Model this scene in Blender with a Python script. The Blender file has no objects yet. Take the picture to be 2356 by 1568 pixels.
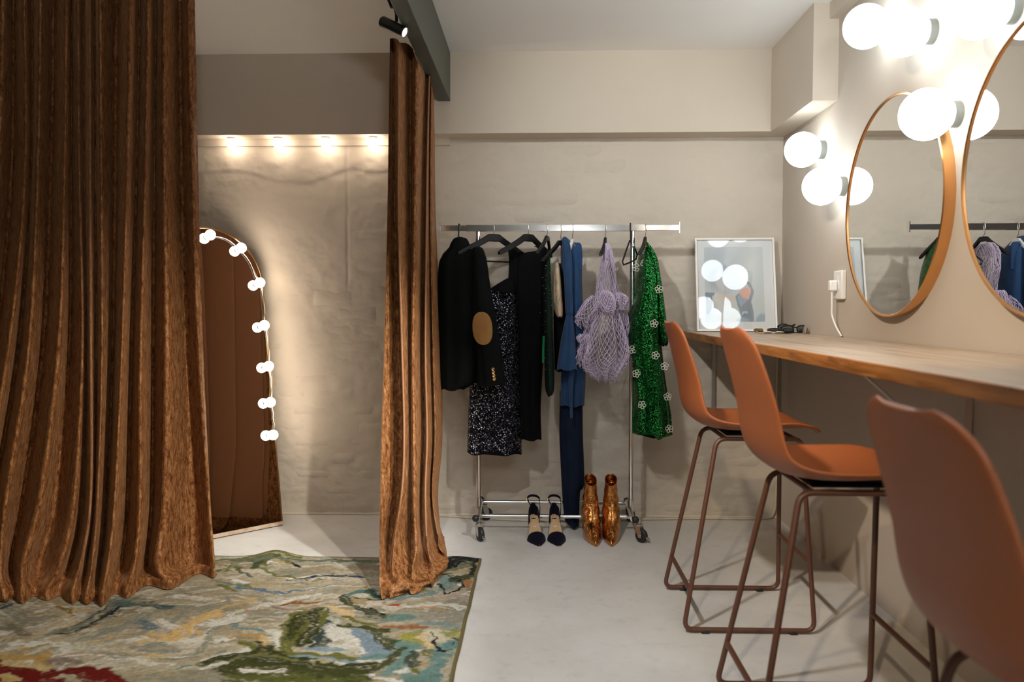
import bpy, bmesh, math, random
import numpy as np
from mathutils import Vector, Matrix
random.seed(7); RNG = np.random.default_rng(11)
PI = math.pi
SC = bpy.context.scene
COL = SC.collection

# ------------------------------------------------------------------ camera, world, exposure
PW, PH, FPX, CAMH = 2356, 1568, 1832.0, 1.15
VX, VY = 1235.0, 705.0                       # vanishing point of the depth direction
TH = math.atan((PH/2-VY)/FPX)
PS = math.atan((VX-PW/2)*math.cos(TH)/FPX)
FW = np.array([-math.sin(PS)*math.cos(TH), math.cos(PS)*math.cos(TH), -math.sin(TH)])
RT = np.array([math.cos(PS), math.sin(PS), 0.0])
UPV = np.cross(RT, FW)
CPOS = np.array([0.0, 0.0, CAMH])
cam = bpy.data.cameras.new('camera'); cam.sensor_width = 36.0; cam.lens = 36.0*FPX/PW
cam.clip_start = 0.05
cam.dof.use_dof = True; cam.dof.focus_distance = 3.85; cam.dof.aperture_fstop = 2.6
co = bpy.data.objects.new('camera', cam); COL.objects.link(co)
co.matrix_world = Matrix(((RT[0], UPV[0], -FW[0], 0), (RT[1], UPV[1], -FW[1], 0), (RT[2], UPV[2], -FW[2], CAMH), (0, 0, 0, 1)))
SC.camera = co
W = bpy.data.worlds.new('world'); SC.world = W; W.use_nodes = True
W.node_tree.nodes['Background'].inputs[0].default_value = (0.0, 0.0, 0.0, 1)
SC.view_settings.view_transform = 'Standard'; SC.view_settings.look = 'None'
SC.view_settings.gamma = 1.0; SC.view_settings.use_curve_mapping = False
SC.view_settings.exposure = 0.35
SC.cycles.use_denoising = True
SC.cycles.max_bounces = 8; SC.cycles.diffuse_bounces = 5; SC.cycles.glossy_bounces = 5; SC.cycles.transmission_bounces = 6
SC.cycles.caustics_reflective = False; SC.cycles.caustics_refractive = False
SC.cycles.sample_clamp_indirect = 6.0

def lamp_spot(name, loc, target, power, angle, blend, col, size=0.03):
    l = bpy.data.lights.new(name, 'SPOT'); l.energy = power; l.spot_size = math.radians(angle); l.spot_blend = blend
    l.color = col; l.shadow_soft_size = size
    o = bpy.data.objects.new(name, l); COL.objects.link(o); o.location = loc
    o.rotation_euler = (Vector(target)-Vector(loc)).to_track_quat('-Z', 'Y').to_euler()
    return o
# ceiling spots out of view: track spots and added fills, then an added uplight
SPOT1 = lamp_spot('unseen_spot', (0.95, 0.55, 2.40), (-1.50, 3.06, 0.25), 430, 40, 1.0, (1.0, 0.93, 0.82), 0.04)  # unseen spot, placed at the right to shade the left curtain's folds
CURTAIN_FILL = lamp_spot('unseen_spot', (0.95, 1.45, 2.42), (-0.56, 3.30, 0.66), 380, 27, 1.0, (0.96, 0.96, 0.94), 0.04)  # added spot that lights the narrow curtain
SPOT2 = lamp_spot('unseen_spot', (-0.42, -0.25, 2.36), (1.15, 3.35, 0.0), 110, 25, 0.7, (1.0, 0.80, 0.52), 0.03)
SPOT3 = lamp_spot('unseen_spot', (-0.42, 1.60, 2.36), (-0.05, 2.85, 0.0), 135, 66, 1.0, (0.97, 0.98, 1.0), 0.05)
SPOT4 = lamp_spot('unseen_spot', (-0.42, 1.30, 2.36), (1.30, 2.75, 1.14), 150, 54, 0.9, (1.0, 0.84, 0.66), 0.04)
WALL_FILL = lamp_spot('unseen_spot', (-0.42, 1.90, 2.36), (0.85, 4.30, 1.75), 95, 66, 1.0, (0.95, 0.98, 1.0), 0.05)  # added wash that brightens the upper back wall
al_ = bpy.data.lights.new('added_ceiling_fill', 'AREA'); al_.shape = 'DISK'; al_.size = 0.4; al_.energy = 60; al_.color = (0.93, 0.97, 1.0)  # added uplight to brighten the ceiling, no fitting behind it
CEIL_FILL = bpy.data.objects.new('added_ceiling_fill', al_); COL.objects.link(CEIL_FILL); CEIL_FILL.location = (0.45, -1.3, 1.75); CEIL_FILL.rotation_euler = (PI-0.25, 0, 0)
GLOBE_E, BULB_E, SOFFIT_E = 7.5, 32.0, 22.0

# ------------------------------------------------------------------ pixel -> point on a real plane
def _ray(x, y): return FW*FPX + RT*(x-PW/2) - UPV*(y-PH/2)
def at_y(x, y, Y): d = _ray(x, y); return CPOS + d*(Y/d[1])
def at_z(x, y, z=0.0): d = _ray(x, y); return CPOS + d*((z-CAMH)/d[2])
def at_x(x, y, X): d = _ray(x, y); return CPOS + d*(X/d[0])

# ------------------------------------------------------------------ materials
def mat(name, base=(0.5, 0.5, 0.5), rough=0.6, metal=0.0, **kw):
    m = bpy.data.materials.new(name); m.use_nodes = True
    p = m.node_tree.nodes['Principled BSDF']
    p.inputs['Base Color'].default_value = (*base, 1); p.inputs['Roughness'].default_value = rough; p.inputs['Metallic'].default_value = metal
    for k, v in kw.items():
        p.inputs[k.replace('_', ' ')].default_value = v
    return m
class NB:
    """small node builder"""
    def __init__(s, m): s.m = m; s.t = m.node_tree; s.p = s.t.nodes['Principled BSDF']
    def n(s, typ, **kw):
        x = s.t.nodes.new(typ)
        for k, v in kw.items():
            if k.startswith('i_'):
                key = k[2:]; key = int(key) if key.isdigit() else key.replace('_', ' ')
                if hasattr(v, 'is_output') : s.t.links.new(v, x.inputs[key])
                else: x.inputs[key].default_value = v
            else: setattr(x, k, v)
        return x
    def coord(s, scale=(1, 1, 1), kind='Object'):
        tc = s.n('ShaderNodeTexCoord'); mp = s.n('ShaderNodeMapping', i_Vector=tc.outputs[kind]); mp.inputs['Scale'].default_value = scale
        return mp.outputs[0]
    def noise(s, vec, scale, detail=4, rough=0.6, dist=0.0):
        return s.n('ShaderNodeTexNoise', i_Vector=vec, i_Scale=scale, i_Detail=detail, i_Roughness=rough, i_Distortion=dist).outputs[0]
    def ramp(s, fac, stops, interp='LINEAR'):
        r = s.n('ShaderNodeValToRGB', i_Fac=fac); r.color_ramp.interpolation = interp
        e = r.color_ramp.elements
        while len(e) < len(stops): e.new(0.5)
        for q, (pos, c) in zip(e, stops):
            q.position = pos; q.color = (*c, 1) if len(c) == 3 else c
        return r.outputs[0]
    def mix(s, fac, a, b, mode='MIX'):
        x = s.n('ShaderNodeMix', data_type='RGBA', blend_type=mode)
        for k, v in ((0, fac), (6, a), (7, b)):
            if hasattr(v, 'is_output'): s.t.links.new(v, x.inputs[k])
            else: x.inputs[k].default_value = v if k == 0 else (*v, 1)
        return x.outputs[2]
    def math(s, op, a, b=0.0):
        x = s.n('ShaderNodeMath', operation=op)
        for k, v in ((0, a), (1, b)):
            if hasattr(v, 'is_output'): s.t.links.new(v, x.inputs[k])
            else: x.inputs[k].default_value = v
        return x.outputs[0]
    def bump(s, h, strength=0.3, dist=0.01, prev=None):
        b = s.n('ShaderNodeBump', i_Height=h, i_Strength=strength, i_Distance=dist)
        if prev is not None: s.t.links.new(prev, b.inputs['Normal'])
        return b.outputs[0]
    def set(s, key, out): s.t.links.new(out, s.p.inputs[key])
M = {}
def paint(name, base, var=0.06, bump=0.35, rough=0.75):
    m = mat(name, base, rough); b = NB(m); v = b.coord(kind='Object')
    n1 = b.noise(v, 1.3, 5, 0.6); lo = tuple(c*(1-var) for c in base); hi = tuple(min(1, c*(1+var)) for c in base)
    b.set('Base Color', b.ramp(n1, [(0.3, lo), (0.7, hi)]))
    n2 = b.noise(v, 95, 4, 0.65); n3 = b.noise(v, 16, 5, 0.6)
    n4 = b.noise(v, 38, 6, 0.75, 0.6)
    b.set('Normal', b.bump(n2, bump*0.5, 0.002, b.bump(n4, bump*.9, 0.004, b.bump(n3, bump, 0.006))))
    return m
WALLC = (0.58, 0.505, 0.41)
M['wall'] = paint('beige_painted_plaster', WALLC)
M['wall_smooth'] = paint('beige_smooth_paint', (0.57, 0.495, 0.40), 0.03, 0.12)
M['wall_mirror'] = paint('warm_beige_smooth_paint', (0.52, 0.45, 0.375), 0.03, 0.12)
M['wall_dark'] = paint('dark_unseen_wall', (0.10, 0.075, 0.055), 0.03, 0.12)  # unseen walls darkened so they bounce less light
M['brick'] = paint('beige_painted_brick', WALLC, 0.07, 0.6)
M['ceiling'] = paint('white_ceiling_paint', (0.90, 0.89, 0.865), 0.02, 0.15)
def mfloor():
    m = mat('pale_painted_concrete', (0.6, 0.57, 0.52), 0.5); b = NB(m); v = b.coord()
    a = b.noise(v, 2.2, 6, 0.65, 0.4); c = b.noise(v, 14, 6, 0.7)
    base = b.ramp(a, [(0.3, (0.54, 0.515, 0.47)), (0.5, (0.60, 0.575, 0.53)), (0.7, (0.65, 0.63, 0.59))])
    sp = b.ramp(c, [(0.34, (0.80, 0.78, 0.76)), (0.46, (1, 1, 1))])
    b.set('Base Color', b.mix(0.5, base, sp, 'MULTIPLY'))
    b.set('Roughness', b.ramp(a, [(0.3, (0.42,)*3), (0.7, (0.6,)*3)]))
    b.set('Normal', b.bump(c, 0.12, 0.004))
    return m
M['floor'] = mfloor()
def mvelvet():
    m = mat('rust_crushed_velvet', (0.2, 0.08, 0.03), 0.55); b = NB(m)
    v = b.coord((20, 20, 8)); v2 = b.coord((110, 110, 34)); v3 = b.coord((420, 420, 120))
    n1 = b.noise(v, 3.0, 5, 0.62, 0.3); n2 = b.noise(v2, 2.0, 4, 0.6, 0.2); n3 = b.noise(v3, 1.0, 2, 0.5)
    s = b.math('ADD', b.math('MULTIPLY', n1, 0.46), b.math('ADD', b.math('MULTIPLY', n2, 0.38), b.math('MULTIPLY', n3, 0.16)))
    b.set('Base Color', b.ramp(s, [(0.38, (0.045, 0.013, 0.003)), (0.455, (0.15, 0.053, 0.015)), (0.52, (0.26, 0.110, 0.038)), (0.64, (0.46, 0.24, 0.105))]))
    m.node_tree.nodes['Principled BSDF'].inputs['Sheen Weight'].default_value = 0.35
    b.p.inputs['Sheen Roughness'].default_value = 0.35; b.set('Sheen Tint', b.ramp(s, [(0.40, (0.25, 0.08, 0.02)), (0.62, (0.95, 0.55, 0.28))]))
    b.p.inputs['Specular IOR Level'].default_value = 0.15
    b.set('Normal', b.bump(n2, 0.08, 0.004))
    return m
M['velvet'] = mvelvet()
M['lining'] = mat('smooth_brown_lining', (0.33, 0.15, 0.07), 0.8)
M['mirror'] = mat('mirror_glass', (0.93, 0.94, 0.93), 0.0, 1.0)
M['mirror_dim'] = mat('floor_mirror_glass', (0.80, 0.77, 0.74), 0.0, 1.0)
M['copper'] = mat('copper_frame', (0.78, 0.40, 0.16), 0.28, 1.0)
M['brass'] = mat('thin_brass_frame', (0.62, 0.40, 0.18), 0.3, 1.0)
M['gold'] = mat('gold_metal', (0.83, 0.57, 0.25), 0.22, 1.0)
M['backing'] = mat('dark_backing_board', (0.12, 0.09, 0.07), 0.8)
def glow(name, col, e):
    m = mat(name, (0.8, 0.8, 0.8), 0.4); p = m.node_tree.nodes['Principled BSDF']
    p.inputs['Emission Color'].default_value = (*col, 1); p.inputs['Emission Strength'].default_value = e
    return m
M['globe'] = glow('lit_opal_globe', (0.86, 0.95, 1.0), GLOBE_E)
M['bulb'] = glow('lit_vanity_bulb', (1.0, 0.84, 0.67), BULB_E)
M['soffit_bulb'] = glow('lit_soffit_bulb', (1.0, 0.84, 0.68), SOFFIT_E)
M['lens'] = glow('lamp_lens', (1.0, 0.9, 0.75), 1.0)
M['socket'] = mat('grey_lamp_socket', (0.20, 0.215, 0.20), 0.45, 0.3)
M['white_plastic'] = mat('white_plastic', (0.80, 0.78, 0.74), 0.4)
M['clear_plastic'] = mat('pale_lamp_base', (0.75, 0.73, 0.70), 0.3)
M['chrome'] = mat('chrome_steel', (0.80, 0.80, 0.78), 0.10, 1.0)
M['steel'] = mat('zinc_steel', (0.58, 0.57, 0.54), 0.35, 1.0)
M['black'] = mat('black_plastic', (0.006, 0.006, 0.006), 0.42, 0.0, Specular_IOR_Level=0.3)
M['rubber'] = mat('black_rubber', (0.012, 0.013, 0.013), 0.55)
M['beam'] = paint('dark_grey_green_beam_paint', (0.075, 0.085, 0.070), 0.06, 0.2, 0.5)
M['spot_black'] = mat('black_spotlight_metal', (0.010, 0.014, 0.012), 0.32, 0.2)
M['shell'] = mat('terracotta_shell', (0.33, 0.096, 0.030), 0.48)
M['stool_metal'] = mat('brown_powder_coat', (0.10, 0.038, 0.020), 0.45)
def mwood(name, cols, rough=0.5):
    m = mat(name, cols[1], rough); b = NB(m)
    v = b.coord((14, 1.1, 14)); n = b.noise(v, 2.0, 6, 0.62, 0.8); v2 = b.coord((120, 4, 120)); n2 = b.noise(v2, 1.5, 3, 0.6)
    s = b.math('ADD', b.math('MULTIPLY', n, 0.75), b.math('MULTIPLY', n2, 0.25))
    b.set('Base Color', b.ramp(s, [(0.36, cols[0]), (0.5, cols[1]), (0.66, cols[2])])); b.set('Normal', b.bump(n2, 0.15, 0.002))
    return m
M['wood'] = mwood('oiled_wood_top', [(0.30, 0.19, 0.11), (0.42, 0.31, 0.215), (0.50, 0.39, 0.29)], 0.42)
M['wood_edge_shaded'] = mwood('oiled_edge_shaded', [(0.12, 0.045, 0.012), (0.36, 0.14, 0.034), (0.48, 0.22, 0.065)], 0.5)  # shade and grain direction at the edge put into a darker wood colour

# ------------------------------------------------------------------ mesh building
class MB:
    def __init__(s): s.v = []; s.f = []
    def add(s, V, Fc):
        o = len(s.v); s.v += [tuple(map(float, p)) for p in V]; s.f += [tuple(i+o for i in q) for q in Fc]; return s
    def box(s, a, b):
        (x0, y0, z0), (x1, y1, z1) = a, b
        return s.add([(x0, y0, z0), (x1, y0, z0), (x1, y1, z0), (x0, y1, z0), (x0, y0, z1), (x1, y0, z1), (x1, y1, z1), (x0, y1, z1)],
                     [(0, 3, 2, 1), (4, 5, 6, 7), (0, 1, 5, 4), (1, 2, 6, 5), (2, 3, 7, 6), (3, 0, 4, 7)])
    def grid(s, P, closed_u=False):          # P[row][col] points
        P = np.asarray(P); R, Cn = P.shape[:2]
        fc = []
        for i in range(R-1):
            for j in range(Cn if closed_u else Cn-1):
                k = (j+1) % Cn; fc.append((i*Cn+j, i*Cn+k, (i+1)*Cn+k, (i+1)*Cn+j))
        return s.add(P.reshape(-1, 3), fc)
    def loft(s, P, cap0=True, cap1=True):     # closed rings
        P = np.asarray(P); R, Cn = P.shape[:2]; o = len(s.v); s.grid(P, True)
        if cap0: s.f.append(tuple(o+j for j in range(Cn-1, -1, -1)))
        if cap1: s.f.append(tuple(o+(R-1)*Cn+j for j in range(Cn)))
        return s
    def tube(s, pts, r, n=10, cap=True, closed=False):
        pts = np.asarray(pts, float); N = len(pts); rr = np.broadcast_to(np.asarray(r, float), (N,))
        t = np.gradient(pts, axis=0) if not closed else np.roll(pts, -1, 0)-np.roll(pts, 1, 0)
        t /= np.linalg.norm(t, axis=1)[:, None]+1e-12
        up = np.array([0, 0, 1.0]) if abs(t[0, 2]) < 0.9 else np.array([1.0, 0, 0])
        rings = []; a = np.cross(t[0], up); a /= np.linalg.norm(a)
        for i in range(N):
            a = a-t[i]*(a@t[i]); a /= np.linalg.norm(a)+1e-12; b = np.cross(t[i], a)
            rings.append([pts[i]+rr[i]*(a*math.cos(q)+b*math.sin(q)) for q in np.linspace(0, 2*PI, n, endpoint=False)])
        if closed: rings.append(rings[0]); return s.loft(rings, False, False)
        return s.loft(rings, cap, cap)
    def lathe(s, prof, n=24, origin=(0, 0, 0), axis=(0, 0, 1)):   # prof: (radius, height) along axis
        ax = np.array(axis, float); ax /= np.linalg.norm(ax); h = np.array([1.0, 0, 0]) if abs(ax[0]) < 0.9 else np.array([0, 1.0, 0])
        a = np.cross(ax, h); a /= np.linalg.norm(a); b = np.cross(ax, a); o = np.array(origin, float)
        rings = [[o+ax*z+max(r, 1e-5)*(a*math.cos(q)+b*math.sin(q)) for q in np.linspace(0, 2*PI, n, endpoint=False)] for r, z in prof]
        return s.loft(rings)
    def sphere(s, c, r, n=24, sc=(1, 1, 1)):
        c = np.array(c, float); k = n//2
        rings = [[c+np.array([math.sin(p)*math.cos(q)*sc[0], math.sin(p)*math.sin(q)*sc[1], -math.cos(p)*sc[2]])*r for q in np.linspace(0, 2*PI, n, endpoint=False)] for p in np.linspace(0.02, PI-0.02, k)]
        return s.loft(rings)
def root_of(o):
    while o.parent: o = o.parent
    return o
def obj(name, mb, m, parent=None, smooth=True, bevel=0.0, sub=0, solid=0.0, local=False, auto=True):
    me = bpy.data.meshes.new(name)
    V = np.asarray(mb.v, float)
    if parent is not None and not local:
        V = V-np.array(root_of(parent).location)
    me.from_pydata([tuple(p) for p in V], [], mb.f); me.validate(); me.update()
    if m: me.materials.append(m if not isinstance(m, str) else M[m])
    o = bpy.data.objects.new(name, me); COL.objects.link(o)
    if parent is not None: o.parent = parent
    if solid:
        q = o.modifiers.new('solid', 'SOLIDIFY'); q.thickness = solid; q.offset = 0
    if bevel:
        q = o.modifiers.new('bevel', 'BEVEL'); q.width = bevel; q.segments = 2; q.limit_method = 'ANGLE'
    if sub:
        q = o.modifiers.new('sub', 'SUBSURF'); q.levels = sub; q.render_levels = sub
    if smooth:
        for p in me.polygons: p.use_smooth = True
        if auto:
            bm = bmesh.new(); bm.from_mesh(me)
            for e in bm.edges:
                if len(e.link_faces) == 2 and e.calc_face_angle(0) > math.radians(50): e.smooth = False
            bm.to_mesh(me); bm.free()
    return o
def thing(name, label, cat, loc=(0, 0, 0), group=None, rz=0.0):
    o = bpy.data.objects.new(name, None); COL.objects.link(o); o.location = [float(c) for c in loc]; o.rotation_euler = (0, 0, rz); o.empty_display_size = 0.05
    o['label'] = label; o['category'] = cat
    if group: o['group'] = group
    return o
def tag(o, label, cat, group=None):
    o['label'] = label; o['category'] = cat
    if group: o['group'] = group
    return o
def struct(name, mb, m, **kw):
    o = obj(name, mb, m, **kw); o['kind'] = 'structure'; return o
def dup(root, loc, label, rz=None):
    r = root.copy(); COL.objects.link(r); r.location = [float(c) for c in loc]; r['label'] = label
    if rz is not None: r.rotation_euler = (0, 0, rz)
    for ch in list(root.children):
        c = ch.copy(); COL.objects.link(c); c.parent = r
        for g in list(ch.children):
            d = g.copy(); COL.objects.link(d); d.parent = c
    return r
def cr(A, n, axis=0):                         # Catmull-Rom upsampling
    A = np.moveaxis(np.asarray(A, float), axis, 0); K = len(A)
    P = np.concatenate([[2*A[0]-A[1]], A, [2*A[-1]-A[-2]]]); out = []
    for i in range(K-1):
        p0, p1, p2, p3 = P[i], P[i+1], P[i+2], P[i+3]
        for t in np.arange(n)/n:
            out.append(0.5*((2*p1)+(-p0+p2)*t+(2*p0-5*p1+4*p2-p3)*t*t+(-p0+3*p1-3*p2+p3)*t**3))
    out.append(A[-1]); return np.moveaxis(np.array(out), 0, axis)
def vnoise(x, y, seed=0):                     # value noise on arrays, about -1..1
    r = np.random.default_rng(seed); G = r.uniform(-1, 1, (257, 257))
    xi = np.floor(x).astype(int); yi = np.floor(y).astype(int); fx = x-xi; fy = y-yi
    fx = fx*fx*(3-2*fx); fy = fy*fy*(3-2*fy); a = lambda i, j: G[(xi+i) % 257, (yi+j) % 257]
    return (a(0, 0)*(1-fx)+a(1, 0)*fx)*(1-fy)+(a(0, 1)*(1-fx)+a(1, 1)*fx)*fy
def fbm(x, y, seed=0, o=4): return sum(vnoise(x*2**k, y*2**k, seed+k)*0.5**k for k in range(o))

# ------------------------------------------------------------------ room
XW, XL, YB, YR, ZC = 1.318, -2.45, 4.34, -2.6, 2.475
ZS, YS = 2.055, 4.20                          # bulkhead underside and its front
def plate(a, b): return MB().box(a, b)
struct('floor', plate((XL-.1, YR-.1, -.1), (XW+.1, YB+.1, 0)), 'floor', smooth=False)
struct('ceiling', plate((XL-.1, YR-.1, ZC), (XW+.1, YB+.1, ZC+.1)), 'ceiling', smooth=False)
struct('wall_right', plate((XW, YR-.1, 0), (XW+.1, YB+.1, ZC)), 'wall_mirror', smooth=False)
struct('wall_left', plate((XL-.1, YR-.1, 0), (XL, YB+.1, ZC)), 'wall_dark', smooth=False)
struct('wall_rear', plate((XL, YR-.1, 0), (XW, YR, ZC)), 'wall_dark', smooth=False)
# back wall: rough painted plaster over brickwork, a fine relief mesh
nx, nz = 540, 310
xs = np.linspace(XL, XW, nx); zs = np.linspace(0, ZS+.02, nz); GX, GZ = np.meshgrid(xs, zs)
def relief(x, z):
    d = 0.006*fbm(x*2.3, z*3.1, 3, 5)+0.0034*fbm(x*11, z*15, 21, 4)-.005*np.exp(-((x+1.035+.004*fbm(z*9, z*0, 2, 2))/.007)**2)*np.clip((z-1.2)/.1, 0, 1)
    led = np.clip((z-(1.845+0.03*fbm(x*3, x*0+1, 5, 3)))/0.02, 0, 1)     # thick plaster ledge below the bulkhead, left part
    return d+0.006*led*np.clip((-0.5-x)/0.2, 0, 1)
DY = relief(GX, GZ)
wb = struct('wall_back', MB().grid(np.stack([GX, YB-DY, GZ], -1)).box((XL, YB+.012, 0), (XW, YB+.1, ZC)), 'wall')
# bricks that show through the paint (one part each), proud of the plaster by a few millimetres
def brick_mesh(seed, hl=0.117, hh=0.0385):
    r = np.random.default_rng(seed); nu, nv = 7, 4; P = []
    for j in range(nv):
        row = []
        for i in range(nu):
            u = -1+2*i/(nu-1); v = -1+2*j/(nv-1); edge = max(abs(u), abs(v)) > 0.99
            row.append((u*hl*(1+r.uniform(-.012, .012)), (0.010 if edge else 0)+r.uniform(-.0016, .0016), v*hh*(1+r.uniform(-.05, .05))))
        P.append(row)
    b = MB().grid(P); me = bpy.data.meshes.new('brick'); me.from_pydata(b.v, [], b.f); me.materials.append(M['brick'])
    for p in me.polygons: p.use_smooth = True
    return me
BR = [brick_mesh(s) for s in range(9)]
rb = random.Random(4); nb = 0
for c in range(23):
    z = 0.047+c*0.0885
    for k in range(16):
        x = -1.74+(0.125 if c % 2 else 0)+k*0.2475
        if x > XW-.12 or z > ZS-.05: continue
        f = float(fbm(np.array([x*1.3+3]), np.array([z*1.6]), 41, 2)[0])
        show = 0.0012+0.0050*max(0, min(1, 0.35+f))
        if (x < -0.95 and z > 1.25) or (z > 1.55 and f < 0.25) or rb.random() < 0.22: continue
        o = bpy.data.objects.new('brick', rb.choice(BR)); COL.objects.link(o); o.parent = wb
        o.location = (x+rb.uniform(-.004, .004), YB-float(relief(np.array([x]), np.array([z]))[0])-show, z+rb.uniform(-.002, .002))
        o.rotation_euler = (rb.uniform(-.015, .015), rb.uniform(-.008, .008), rb.uniform(-.008, .008)); nb += 1
struct('trim_1', plate((XL, YS, ZS), (XW, YB+.02, ZC)), 'wall_smooth', smooth=False)                       # bulkhead on the back wall
struct('trim_2', plate((1.208, 3.575, ZS-.002), (XW, YS+.01, ZC)), 'wall_smooth', smooth=False)             # bulkhead on the right wall
struct('trim_3', plate((1.276, YR, 2.405), (XW, 3.58, ZC)), 'wall_smooth', smooth=False)                    # thin boxing under the ceiling
struct('trim_4', plate((-.517, YR, 2.222), (-.453, YS+.005, ZC)), 'beam', smooth=False, bevel=.003)         # dark beam across the ceiling
struct('trim_5', plate((XL, 4.318, ZS-.035), (-.47, YB, ZS)), 'wall_smooth', smooth=False)                  # small batten in the corner of the bulkhead
# rubble edge where the plaster meets the floor
mb = MB(); q = np.linspace(XL, XW, 120)
mb.tube(np.c_[q, np.full(120, YB-.004)+.003*vnoise(q*30, q*0, 3), np.full(120, .004)], .010+.004*vnoise(q*22, q*0, 9), 6)
struct('baseboard_back', mb, 'wall')

# ------------------------------------------------------------------ velvet curtains
def behind(G, d, bulge=0.0):
    n = np.cross(np.gradient(G, axis=0), np.gradient(G, axis=1)); n /= np.linalg.norm(n, axis=2)[..., None]+1e-9
    return n*(d+bulge)[..., None] if hasattr(bulge, 'shape') else n*d
def curtain_left():
    rows_y = [-45, 400, 800, 1143, 1290]
    R = [(-60, -70, -110, -150, -170, -170, 1388), (8, -5, -40, -95, -110, -110, 1388), (56, 58, 20, -40, -60, -50, 1386), (94, 86, 66, 15, 0, 10, 1384),
         (153, 148, 135, 93, 54, 52, 1387), (178, 182, 189, 171, 140, 108, 1379), (205, 206, 208, 208, 186, 165, 1389), (230, 233, 235, 225, 212, 197, 1391),
         (301, 293, 281, 265, 250, 236, 1395), (342, 335, 325, 323, 313, 296, 1374), (378, 378, 385, 380, 362, 392, 1355), (430, 440, 455, 478, 488, 490, 1329)]
    dep = [.12, .12, .12, .14, .11, .08, .09, .15, .11, .12, .07]
    vf = [.5, .5, .5, .5, .45, .5, .5, .55, .5, .45, .62]
    cols = []
    for j, r in enumerate(R):
        hem = at_z(r[5], r[6], .014); base = hem[1]+.10
        c = [at_y(r[k], y, base-(.0, .0, .015, .04, .085)[k]) for k, y in enumerate(rows_y)]
        hb = hem.copy(); hb[2] = .055; hb[1] -= .012; hb[0] += .006      # bulge where the cloth breaks on the rug
        cols.append(c+[hb, hem])
        if j < len(R)-1:
            n = R[j+1]; f = vf[j]; hx = r[5]*(1-f)+n[5]*f; hy = min(r[6], n[6])-9
            h2 = at_z(hx, hy, .014); b2 = h2[1]+.10+dep[j]
            c = [at_y(r[k]*(1-f)+n[k]*f, y, b2-(.0, .0, .015, .035, .06)[k]) for k, y in enumerate(rows_y)]
            hb = h2.copy(); hb[2] = .05; hb[1] += .015; cols.append(c+[hb, h2])
    e = at_z(493, 1326, .014)
    c = [at_y(x, y, e[1]+.13-(.0, .0, .015, .04, .06)[k]) for k, (x, y) in enumerate(zip((447, 456, 468, 484, 494), rows_y))]
    hb = e.copy(); hb[2] = .05; cols.append(c+[hb, e+np.array([0, .03, 0])])
    A = np.array(cols).transpose(1, 0, 2)
    return A
def dress_up(A, nr, nc, seed):
    G = cr(cr(A, nc, 1), nr, 0)
    i = np.arange(G.shape[0])[:, None]; j = np.arange(G.shape[1])[None, :]; z = G[..., 2]
    lowf = np.clip((0.55-z)/0.55, 0, 1)
    G[..., 1] += 0.009*fbm(j*0.04+0*i, i*0.04, seed, 2)*lowf**1.3+0.003*fbm(j*.05+0*i, i*.02, seed+5, 2)
    G[..., 0] += 0.006*fbm(j*0.04+0*i, i*0.04, seed+9, 2)*lowf**1.3
    G[..., 2] += np.clip(z-.02, 0, .05)*0.2*fbm(j*.05+0*i, i*.06, seed+3, 2)
    G[..., 2] = np.maximum(G[..., 2], 0.0125)
    return G
t = thing('velvet_curtain', 'wide rust velvet curtain at the left, its folds spilling onto the patterned rug', 'curtain', (-1.75, 3.1, .0125), 'rust velvet fitting room curtains')
G = dress_up(curtain_left(), 14, 9, 5)
obj('velvet_panel', MB().grid(G), 'velvet', t, auto=False)
GL = (G-behind(G, .005))[:-26]; GL[..., 2] = np.maximum(GL[..., 2], .016)
o = obj('lining', MB().grid(GL), 'lining', t, auto=False); o['label'] = 'smooth brown lining'
def curtain_right():
    py = [84, 300, 500, 800, 1000, 1128, 1240, 1310]
    topy = [82, 86, 95, 106, 140, 168, 176, 190, 196, 205]
    X = [[899, 905, 918, 941, 962, 981, 987, 991, 994, 997], [896, 907, 918, 941, 958, 977, 984, 989, 993, 1000], [893, 910, 918, 942, 955, 974, 981, 988, 992, 1003],
         [885, 919, 926, 943, 951, 972, 979, 992, 998, 1015], [879, 924, 931, 945, 953, 976, 983, 997, 1003, 1018], [876, 918, 926, 947, 954, 972, 979, 990, 996, 1008],
         [873, 900, 908, 950, 957, 974, 982, 1001, 1005, 1012], [875, 896, 904, 946, 953, 984, 992, 1010, 1014, 1020]]
    Y0 = [3.36, 3.42, 3.30, 3.58, 3.48, 3.80, 3.72, 3.97, 3.90, 4.14]
    Yb = [3.19, 3.31, 3.16, 3.34, 3.21, 3.46, 3.34, 3.64, 3.55, 3.92]
    Yc = [3.10, 3.17, 3.09, 3.21, 3.12, 3.35, 3.26, 3.53, 3.46, 3.80]
    P6 = (1240, 1240, 1240, 1240, 1240, 1235, 1235, 1228, 1228, 1205); P7 = (1310, 1310, 1310, 1308, 1308, 1293, 1293, 1262, 1262, 1230)
    hem = [(878, 1379), (894, 1373), (904, 1376), (938, 1362), (950, 1366), (984, 1348), (994, 1351), (1022, 1312), (1031, 1300), (1020, 1249)]
    A = []
    for k, y in enumerate(py):
        w = [0, .12, .26, .5, .68, .84][k] if k < 6 else 1
        row = []
        for j in range(10):
            Y = Y0[j]*(1-w)+Yb[j]*w if k < 6 else (Yb[j] if k == 6 else Yc[j])
            row.append(at_y(X[k][j], topy[j] if k == 0 else (P6[j] if k == 6 else P7[j] if k == 7 else y), Y))
        A.append(row)
    hr = [at_z(*h, .014) for h in hem]
    A.append([np.array([h[0]+(.012 if j % 2 else -.008), h[1]-(.02 if j % 2 else -.02), .05]) for j, h in enumerate(hr)])
    A.append(hr)
    return np.array(A)
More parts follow.
